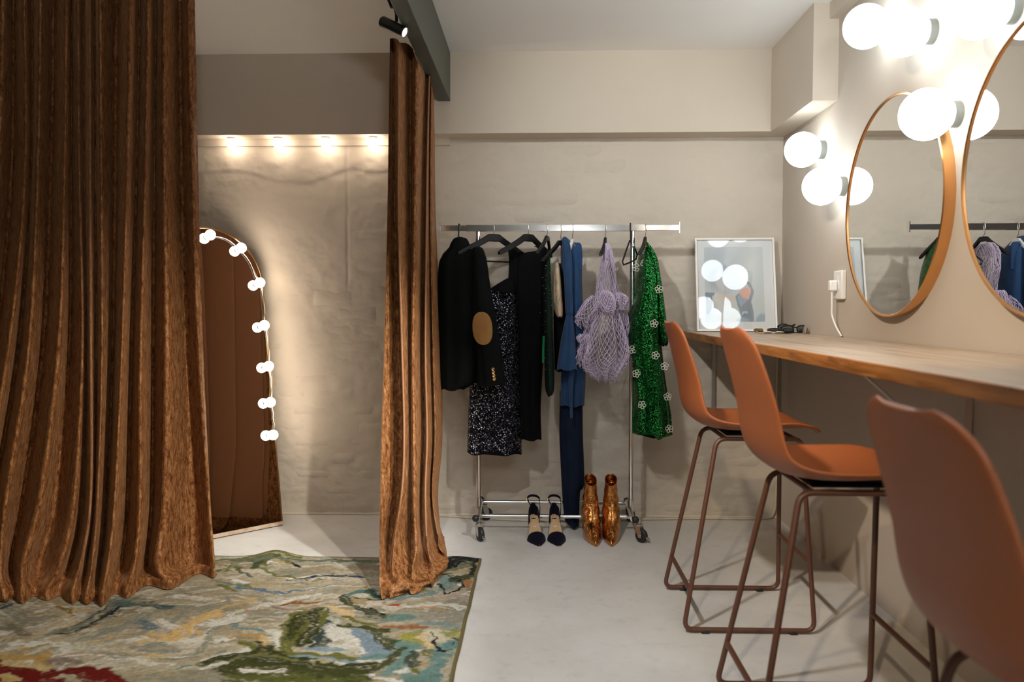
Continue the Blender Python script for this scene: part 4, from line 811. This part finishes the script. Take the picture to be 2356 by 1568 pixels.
# navy jumpsuit
t = thing('navy_jumpsuit', 'long navy jumpsuit with flared sleeves, legs reaching the rack base', 'jumpsuit', at_y(1315, 850, 4.04), GRP)
garment('bodice', [(545, 1296, 1302, .02), (552, 1292, 1310, .05), (575, 1290, 1330, .07), (600, 1290, 1338, .08), (650, 1291, 1339, .085), (700, 1293, 1341, .085), (760, 1296, 1343, .085), (860, 1291, 1347, .085), (930, 1289, 1344, .08)], 4.09, .08, 'navy', t, 5, .008)
obj('shoulder', strap([(1326, 558), (1331, 565), (1333, 590), (1332, 620)], 14, 4.03), 'navy', t)
garment('sleeve', [(547, 1295, 1303, .02), (560, 1294, 1311, .035), (600, 1296, 1316, .042), (660, 1299, 1317, .042), (715, 1301, 1318, .040), (724, 1303, 1317, .036), (735, 1300, 1319, .042), (780, 1291, 1323, .055), (820, 1285, 1326, .065), (848, 1281, 1328, .07)], 3.97, .04, 'navy', t, 5, .006, pw=.7)
garment('leg', [(840, 1304, 1324, .03), (900, 1309, 1318, .025), (960, 1312, 1318, .02)], 3.98, .03, 'navy', t, 3, .002)
garment('leg', [(900, 1288, 1340, .07), (1000, 1287, 1341, .07), (1050, 1289, 1343, .068), (1112, 1292, 1344, .066), (1128, 1293, 1335, .062), (1170, 1296, 1333, .06), (1196, 1300, 1332, .06), (1207, 1312, 1331, .055)], 4.12, .07, 'navy_dark', t, 4, .010)
# lilac net cardigan: an open diamond net
t = thing('net_cardigan', 'lilac open net cardigan with ruffled edges, knotted at the waist', 'cardigan', at_y(1393, 720, 4.02), GRP)
def net(rows, Y, hd, nf, amp, n=44, up=4, **kw):
    R = np.array(rings(rows, Y, hd, nf, amp, n=n, up=up, **kw)); K = len(R); V = []; F = []
    for i in range(K):
        if i % 2: R[i] = (R[i]+np.roll(R[i], -1, 0))/2
    for i in range(0, K-2):
        for j in range(n):
            k = j if i % 2 else (j-1) % n            # the diamond's side vertices sit on row i+1
            a = (i, j); l = (i+1, k) if i % 2 == 0 else (i+1, j); r = (i+1, j) if i % 2 == 0 else (i+1, (j+1) % n)
            F.append(tuple(p*n+q for p, q in (a, l, (i+2, j), r)))
    mb = MB(); mb.v = [tuple(p) for p in R.reshape(-1, 3)]; mb.f = F; return mb
def netobj(name, mb, wire=.0042):
    o = obj(name, mb, 'lilac', t, auto=False); q = o.modifiers.new('net', 'WIREFRAME'); q.thickness = wire; q.use_even_offset = False; q.use_boundary = True; q.use_replace = True; return o
netobj('bodice', net([(560, 1389, 1397, .02), (566, 1387, 1401, .06), (585, 1386, 1406, .11), (620, 1382, 1414, .11), (660, 1375, 1419, .06), (690, 1372, 1420, .06), (705, 1378, 1414, .05)], 4.03, .06, 6, .010, 30, 4, xr=.5))
netobj('skirt', net([(698, 1380, 1412, .04), (715, 1366, 1420, .06), (745, 1352, 1430, .09), (780, 1344, 1440, .11), (815, 1334, 1446, .12), (838, 1332, 1436, .12), (855, 1358, 1420, .10), (872, 1378, 1408, .05)], 4.02, .10, 8, .030, 46, 4, xr=.6))
netobj('waist_knot', net([(668, 1386, 1398, .02), (678, 1380, 1410, .03), (695, 1379, 1416, .035), (708, 1384, 1414, .03), (716, 1394, 1406, .015)], 3.925, .03, 4, .006, 20, 3, xr=.6))
netobj('ruffle', net([(680, 1362, 1380, .03), (696, 1346, 1380, .05), (716, 1334, 1374, .06), (732, 1325, 1362, .05), (746, 1334, 1356, .03)], 3.97, .05, 5, .016, 22, 3, xr=.9))
netobj('ruffle', net([(768, 1336, 1356, .03), (780, 1327, 1358, .05), (793, 1338, 1356, .04), (812, 1330, 1356, .05), (836, 1331, 1352, .04)], 3.96, .05, 5, .016, 22, 3, xr=.9))
netobj('ruffle', net([(672, 1416, 1426, .03), (684, 1416, 1440, .05), (697, 1416, 1444, .06), (706, 1418, 1436, .04)], 3.99, .05, 5, .016, 22, 3, xr=.9))
netobj('ruffle', net([(712, 1420, 1440, .04), (740, 1424, 1446, .06), (768, 1428, 1446, .05), (784, 1432, 1442, .03)], 4.08, .05, 5, .016, 22, 3, xr=.9))
# green sequin jacket with flower appliques
t = thing('sequin_jacket', 'long green sequin jacket with pale flower appliques behind the far stool', 'jacket', at_y(1490, 780, 4.02), GRP)
garment('body', [(558, 1484, 1490, .02), (575, 1476, 1494, .10), (615, 1465, 1504, .15), (662, 1461, 1512, .155), (700, 1453, 1516, .15), (735, 1444, 1519, .14), (790, 1446, 1521, .105), (850, 1455, 1527, .10), (911, 1459, 1536, .10), (951, 1457, 1543, .10), (990, 1455, 1545, .10), (996, 1468, 1544, .09), (1004, 1500, 1516, .07)], 4.08, .10, 'sequin_green', t, 5, .020)
garment('sleeve', [(560, 1487, 1492, .02), (575, 1489, 1503, .04), (598, 1494, 1513, .05), (648, 1503, 1521, .055), (732, 1511, 1532, .055), (777, 1519, 1536, .05), (790, 1521, 1534, .045)], 3.99, .05, 'sequin_green', t, 4, .005)
garment('cuff_lining', [(770, 1521, 1535, .046), (788, 1521, 1536, .047), (795, 1524, 1530, .04)], 3.99, .046, 'black_cloth', t, 3, .001)
M['flower'] = mat('cream_flower_bead', (.62, .57, .46), .4)
for x, y, Y in ((1495, 667, 3.945), (1516, 665, 3.925), (1505, 744, 3.935), (1455, 804, 4.0), (1508, 817, 3.94), (1464, 859, 3.965), (1483, 574, 3.99), (1483, 606, 3.955), (1464, 615, 4.0), (1529, 842, 3.985), (1477, 931, 3.945), (1536, 912, 3.985), (1540, 986, 3.985)):
    c = at_y(x, y, Y); mb = MB(); a0 = x*.37
    for k in range(5):
        a = a0+k*2*PI/5; o_ = c+np.array([math.cos(a), 0, math.sin(a)])*.0118
        mb.tube([o_+np.array([math.cos(q), -.15*math.cos(q-a), math.sin(q)])*.0078 for q in np.linspace(0, 2*PI, 11)[:-1]], .0019, 6, closed=True)
    obj('flower_applique', mb, 'flower', t)

# ------------------------------------------------------------------ shoes under the rack
def zsole(s): 
    q = np.clip((s-.36)/.64, 0, 1); return .006+.090*(q*q*(3-2*q))
ST = np.array([0, .04, .10, .20, .30, .37, .46, .58, .70, .82, .92, .98, 1.0]); SWd = np.array([.002, .006, .0125, .0245, .036, .0425, .038, .031, .027, .027, .024, .015, .004])
def sw(s): return float(np.interp(s, ST, SWd))
M['navy_suede'] = fabric('dark_navy_suede', (.004, .0035, .012), .85, .2, .04); M['insole'] = fabric('tan_leather_insole', (.50, .33, .18), .5, .1, 0, .1)
def pump(loc, rz, label, lab2):
    L = .225; t = thing('high_heel_shoe', label, 'shoe', loc, 'dark suede heels', rz)
    def P(s, v, z): return (v*sw(s), s*L, z)
    S = np.linspace(.05, 1, 34); V = np.linspace(-1, 1, 9)
    R = []
    for s in S:
        z = zsole(s); R.append([P(s, v, z+.003*abs(v)**2) for v in V]+[P(s, v*.94, z-.005) for v in V[::-1]])
    o = obj('insole', MB().loft(R), 'insole', t, local=True); o['label'] = 'tan leather insole'
    R = []
    for s in np.linspace(.0, .385, 18):
        h = .010+.036*min(1, s/.34)**.9; w = sw(s)+.003
        R.append([(math.cos(q)*w, s*L-.002-(.016*abs(math.cos(q))**2*(s/.385)**4)*-1, .002+zsole(s)-.006+h*math.sin(q)**.9) for q in np.linspace(0, PI, 17)])
    obj('toe_box', MB().grid(R), 'navy_suede', t, local=True, solid=.002)
    R = []
    for k, zz in enumerate(np.linspace(0, 1, 7)):
        row = []
        for q in np.linspace(-1, 1, 23):
            s = 1-.27*abs(q)**1.4; v = math.copysign(1, q) if abs(q) > .5 else q/.5
            x = v*sw(min(s, .985)) if abs(q) > .25 else q/.25*.018
            row.append((x*(1-.10*zz), s*L+.004-.010*zz*zz, zsole(s)+zz*(.062-.040*abs(q)**1.5)))
        R.append(row)
    obj('heel_counter', MB().grid(R), 'navy_suede', t, local=True, solid=.003)
    obj('stiletto_heel', MB().tube([(0, .205, .088), (0, .210, .06), (0, .213, .03), (0, .213, 0)], [.017, .0085, .0058, .0048], 14), 'navy_suede', t, local=True)
    cy, cz = .197, .182
    ring = lambda e: [np.array([math.cos(q)*(.031+e), cy+math.sin(q)*.036, cz+.010*math.sin(q)]) for q in np.linspace(-.5, PI+.5, 22)]
    A = [[p+np.array([0, 0, -.006]) for p in ring(0)], [p+np.array([0, 0, .006]) for p in ring(0)]]
    a = obj('ankle_strap', MB().grid(A), 'navy_suede', t, local=True, solid=.0025)
    obj('buckle', MB().box((-.040, cy-.006, cz-.008), (-.031, cy+.006, cz+.006)), 'gold', a, local=True, bevel=.001)
    def band(pts, w): 
        pts = cr(np.array(pts), 5); return MB().grid([[p+np.array([0, -w*.3, -w/2]), p+np.array([0, w*.3, w/2])] for p in pts])
    obj('side_strap', band([(.030, .205, .178), (.032, .19, .145), (.030, .185, .115), (.026, .19, .085)], .012), 'navy_suede', t, local=True, solid=.0025)
    obj('side_strap', band([(-.031, .195, .182), (-.020, .165, .150), (-.034, .13, .09), (-.043, .092, .026)], .010), 'navy_suede', t, local=True, solid=.0025)
    st = obj('size_sticker', MB().lathe([(0, 0), (.0085, 0), (.0085, .0008), (0, .0008)], 20, (0, .160, zsole(.68)+.0055), (0, -.62, .78)), 'white_plastic', t, local=True); st['label'] = 'white round size sticker'
    c = np.array([0, .160, zsole(.68)+.0055])+np.array([0, -.62, .78])*.0012; U = np.array([1.0, 0, 0]); Vv = np.array([0, .78, .62]); mb = MB()
    for a_, b_ in (((-.0022, .0045), (-.0014, -.0040)), ((-.0016, -.0040), (.0036, -.0040)), ((-.0026, .0045), (.0004, .0045))):
        mb.tube([c+U*a_[0]+Vv*a_[1], c+U*b_[0]+Vv*b_[1]], .0007, 5)
    obj('size_figure', mb, 'black', st, local=True)
p = at_z(1241, 1257); pump((p[0], p[1]+.004, 0), .15, 'dark suede high heel on the left, its strap fallen across the tan insole', '')
p = at_z(1283, 1257); pump((p[0]+.006, p[1]+.004, 0), .09, 'dark suede high heel on the right with a round size sticker showing', '')
m = mat('metallic_copper_gold_leather', (.66, .30, .09), .13, 1.0); b = NB(m); v = b.coord((1, 1, .8)); vo = b.n('ShaderNodeTexVoronoi', i_Vector=v, i_Scale=38.0, feature='SMOOTH_F1')
b.set('Normal', b.bump(b.noise(v, 30, 4, .6, 1.2), .55, .012, b.bump(vo.outputs['Distance'], .35, .02))); M['gold_leather'] = m
def boot(loc, rz, label):
    t = thing('ankle_boot', label, 'boot', loc, 'gold ankle boots', rz)
    T = [(0.002, -.001, .245, .044), (.012, -.002, .246, .046), (.022, .002, .246, .0465), (.034, .018, .246, .0465), (.050, .042, .246, .0465), (.070, .076, .245, .046), (.095, .110, .243, .045), (.125, .134, .240, .043), (.165, .148, .238, .039), (.205, .152, .238, .0345), (.245, .150, .240, .0305), (.285, .146, .243, .0290), (.302, .143, .244, .0295)]
    A = cr(np.array(T), 3); R = []
    def ringz(z, yf, yb, w, k):
        out = []
        for q in np.linspace(0, 2*PI, 36, endpoint=False):
            c, s = math.cos(q), math.sin(q); fr = (c+1)/2; pt = max(0, 1-z/.10)          # pointed toe low down
            x = w*s*(1-pt*.62*fr**2.2); top = max(0, (z-.24)/.06)
            out.append((x+(.0022*math.sin(z*120+q*3) if .06 < z < .24 else 0), (yf+yb)/2-(yb-yf)/2*c, z-top*.040*fr**1.2))
        return out
    R = [ringz(z, yf, yb, w, 0) for z, yf, yb, w in A]
    obj('upper', MB().loft(R, True, False), 'gold_leather', t, local=True, solid=.0025)
    sl = [[(p[0]*1.05, p[1]-.003*(1 if p[1] < .1 else -1), z) for p in R[0]] for z in (0, .006)]
    obj('sole', MB().loft(sl), 'gold_leather', t, local=True)
    sm = [(0, yf-.0015, z-max(0, (z-.24)/.06)*.040) for z, yf, yb, w in A[2:]]
    obj('front_seam', MB().tube(sm, .0022, 6), 'gold_leather', t, local=True)
p = at_z(1372, 1257); boot((p[0], p[1], 0), .08, 'shiny gold pointed ankle boot, the one beside the heels')
p = at_z(1408, 1257); boot((p[0], p[1], 0), -.06, 'shiny gold pointed ankle boot, the one nearer the right castor')

# ------------------------------------------------------------------ framed picture leaning on the wall
def frx(x, y, Y): return float(at_y(x, y, Y)[0])
bl, brr = np.array([frx(1603, 764, 4.215), 4.215, ZT]), np.array([frx(1788, 764, 4.205), 4.205, ZT])
tl = np.array([frx(1597, 549, 4.315), 4.315, float(at_y(1597, 549, 4.315)[2])]); fw = float(np.linalg.norm(brr-bl)); u = (brr-bl)/fw
vv = tl-bl; vv -= u*(vv@u); fh = float(np.linalg.norm(vv)); vv /= fh; nn = np.cross(u, vv)
if nn[1] > 0: nn = -nn
def pq(a, b_, c=0.0): return bl+u*a+vv*b_+nn*c
t = thing('framed_picture', 'framed pale abstract watercolour leaning on the wall at the far end of the worktop', 'picture', bl)
def qbox(a0, a1, b0, b1, c0, c1):
    mb = MB().box((0, 0, 0), (1, 1, 1)); mb.v = [tuple(pq(a0+x*(a1-a0), b0+y*(b1-b0), c0+z*(c1-c0))) for x, y, z in mb.v]; return mb
M['frame_white'] = mat('pale_frame_wood', (.82, .78, .70), .5); M['matboard'] = mat('off_white_mat_board', (.86, .86, .83), .9)
fb = .0105
for q in ((0, fw, 0, fb), (0, fw, fh-fb, fh), (0, fb, fb, fh-fb), (fw-fb, fw, fb, fh-fb)): obj('frame_bar', qbox(*q, -.004, .016), 'frame_white', t, smooth=False, bevel=.001)
obj('mat_board', qbox(fb, fw-fb, fb, fh-fb, -.002, .004), 'matboard', t, smooth=False)
na, nbb = 130, 170; a0, a1, b0, b1 = .115*fw, .855*fw, .105*fh, .905*fh
ga, gb = np.meshgrid(np.linspace(0, 1, na), np.linspace(0, 1, nbb)); Pp = np.array([[pq(a0+(a1-a0)*x, b0+(b1-b0)*y, .0046) for x in np.linspace(0, 1, na)] for y in np.linspace(0, 1, nbb)])
AC = np.zeros(ga.shape+(3,)); AC[:] = (.47, .50, .49); wa, wbv = ga+.02*fbm(ga*5, gb*5, 3, 4), 1-gb+.02*fbm(ga*5, gb*5, 8, 4)     # wbv runs downwards
def blob(cx, cy, rx, ry, col, rot=0., soft=.18, al_=1.):
    global AC
    c, s = math.cos(rot), math.sin(rot); dx, dy = wa-cx, wbv-cy; d = np.hypot((dx*c+dy*s)/rx, (-dx*s+dy*c)/ry); m_ = (np.clip((1-d)/soft, 0, 1)*al_)[..., None]; AC = AC*(1-m_)+np.array(col)*m_
def poly(pts, col, al_=1.):
    global AC
    P = np.array(pts); ins = np.zeros(wa.shape, bool); j = len(P)-1
    for i in range(len(P)):
        cond = ((P[i, 1] > wbv) != (P[j, 1] > wbv)) & (wa < (P[j, 0]-P[i, 0])*(wbv-P[i, 1])/(P[j, 1]-P[i, 1]+1e-9)+P[i, 0]); ins ^= cond; j = i
    m_ = (ins*al_)[..., None]; AC = AC*(1-m_)+np.array(col)*m_
blob(.25, .2, .5, .3, (.40, .44, .45), 0, .8); blob(.8, .25, .35, .3, (.50, .52, .48), 0, .8); blob(.85, .7, .3, .4, (.46, .50, .47), 0, .8)
poly([(.0, .62), (.05, .60), (.18, .61), (.11, .78), (.04, .92), (0, .90)], (.10, .15, .20), .9); blob(.07, .69, .02, .02, (.6, .6, .6)); blob(.3, .43, .26, .24, (.30, .31, .31), .2, .35, .8); blob(.36, .46, .19, .18, (.47, .47, .47), 0, .3)
poly([(.12, .66), (.20, .63), (.50, .66), (.56, .80), (.62, .98), (.10, .98), (.08, .85)], (.52, .50, .44), .9); poly([(.2, .63), (.52, .66), (.52, .72), (.18, .70)], (.58, .43, .32), .7); blob(.3, .88, .2, .12, (.50, .53, .54), 0, .6)
poly([(.52, .66), (.58, .62), (.74, .70), (.76, .60), (.70, .46), (.76, .47), (.82, .60), (.78, .74), (.80, .85), (.82, 1.0), (.56, 1.0), (.62, .95), (.55, .78)], (.085, .135, .18), .9)
poly([(.56, .64), (.72, .70), (.60, .80), (.57, .74)], (.20, .29, .36)); poly([(.56, .62), (.66, .56), (.76, .54), (.77, .62), (.73, .71), (.62, .66)], (.62, .30, .22), .9); poly([(.58, .33), (.68, .36), (.70, .50), (.64, .56), (.58, .58)], (.50, .47, .47), .9)
blob(.66, .88, .05, .03, (.35, .42, .46)); blob(.66, .90, .03, .015, (.10, .15, .2)); blob(.93, .97, .12, .08, (.22, .31, .35), -.5, .5); blob(.62, .97, .16, .05, (.22, .31, .37), 0, .5)
o = obj('art_print', MB().grid(Pp), None, t, auto=False); ca = o.data.color_attributes.new('print', 'FLOAT_COLOR', 'POINT'); ca.data.foreach_set('color', np.concatenate([np.clip(AC*1.12+.16, 0, .9), np.ones(AC.shape[:2]+(1,))], -1).astype(np.float32).ravel())
m = mat('watercolour_paper', (.5, .5, .5), .9); b = NB(m); b.set('Base Color', b.n('ShaderNodeVertexColor', layer_name='print').outputs[0]); o.data.materials.append(m)
m = bpy.data.materials.new('picture_glass'); m.use_nodes = True; tr = m.node_tree; tr.nodes.clear()
out = tr.nodes.new('ShaderNodeOutputMaterial'); mx = tr.nodes.new('ShaderNodeMixShader'); fr = tr.nodes.new('ShaderNodeFresnel'); fr.inputs[0].default_value = 1.5; tp = tr.nodes.new('ShaderNodeBsdfTransparent'); gs = tr.nodes.new('ShaderNodeBsdfGlossy'); gs.inputs['Roughness'].default_value = .02
for a_, b_ in ((fr.outputs[0], mx.inputs[0]), (tp.outputs[0], mx.inputs[1]), (gs.outputs[0], mx.inputs[2]), (mx.outputs[0], out.inputs[0])): tr.links.new(a_, b_)
M['pane'] = m; obj('glass_pane', qbox(fb, fw-fb, fb, fh-fb, .0085, .0105), 'pane', t, smooth=False)

# ------------------------------------------------------------------ sunglasses on the worktop
m = mat('grey_sunglass_lens', (.11, .14, .15), .12); m.node_tree.nodes['Principled BSDF'].inputs['Coat Weight'].default_value = 1; M['lens_grey'] = m
m = mat('mirrored_lens', (.50, .50, .46), .08, .6); M['lens_light'] = m; M['clear_frame'] = mat('clear_frosted_acetate', (.72, .66, .60), .15)
M['lens_olive'] = mat('pale_olive_lens', (.28, .25, .17), .1)
def sunglasses(x, y, rz, label, rim, lens, lw=.026, lh=.021, r=.0026, tilt=-.75, z=ZT, grp='sunglasses on the worktop'):
    t = thing('sunglasses', label, 'sunglasses', (x, y, z), grp, rz); ct, s_ = math.cos(tilt), math.sin(tilt); zc = lh*ct+r+.001
    def q(a, b_, c=0.): return np.array([a, b_*-s_*-1*1.0+c*ct, zc+b_*ct+c*s_*-1])
    fr_ = MB()
    for sg in (-1, 1):
        loop = [q(sg*(lw+.009)+lw*math.copysign(abs(math.cos(k))**.8, math.cos(k)), lh*math.copysign(abs(math.sin(k))**.8, math.sin(k))*(1-.12*sg*math.cos(k))) for k in np.linspace(0, 2*PI, 28, endpoint=False)]
        fr_.tube(loop, r, 8, closed=True); obj('lens', MB().loft([[p+np.array([0, -.0008, 0]) for p in loop], [p+np.array([0, .0008, 0]) for p in loop]]), lens, t, local=True)
    fr_.tube([q(-.010, lh*.35), q(0, lh*.5), q(.010, lh*.35)], r, 8); obj('front_frame', fr_, rim, t, local=True)
    for sg in (-1, 1):
        h = q(sg*(lw*2+.009), lh*.5); obj('temple', MB().tube([h, h+np.array([sg*.003, .006, -.001]), (h[0]-sg*.02, h[1]+.012, .004), (-sg*lw*1.2, h[1]+.016, .003)], r*.9, 8), rim, t, local=True)
    return t
def sg_at(px_, Y): return float(at_y(px_, 762, Y)[0])
sunglasses(sg_at(1760, 4.02), 4.02, -.35, 'gold rimmed sunglasses in front of the picture corner', 'gold', 'lens_light', .022, .018, .0012, -.9)
sunglasses(sg_at(1779, 3.90), 3.90, .1, 'clear framed glasses lying flat between gold and black pairs', 'clear_frame', 'clear_frame', .020, .013, .0018, -1.25)
sunglasses(sg_at(1797, 3.93), 3.93, -.45, 'small black oval sunglasses leaning on the larger black pair', 'black', 'lens_grey', .024, .017, .0026, -.85)
sunglasses(sg_at(1829, 3.99), 3.99, -.25, 'large black sunglasses with grey lenses, front of the pile', 'black', 'lens_grey', .029, .023, .0030, -.7)
sunglasses(sg_at(1818, 4.12), 4.12, -.3, 'thick black sunglasses propped at the back of the pile', 'black', 'lens_grey', .025, .021, .0034, -.45)
sunglasses(sg_at(1862, 3.88)-.02, 3.88, 1.25, 'thin wire glasses with one pale lens standing by the wall', 'brass', 'lens_olive', .018, .018, .0011, -.25)
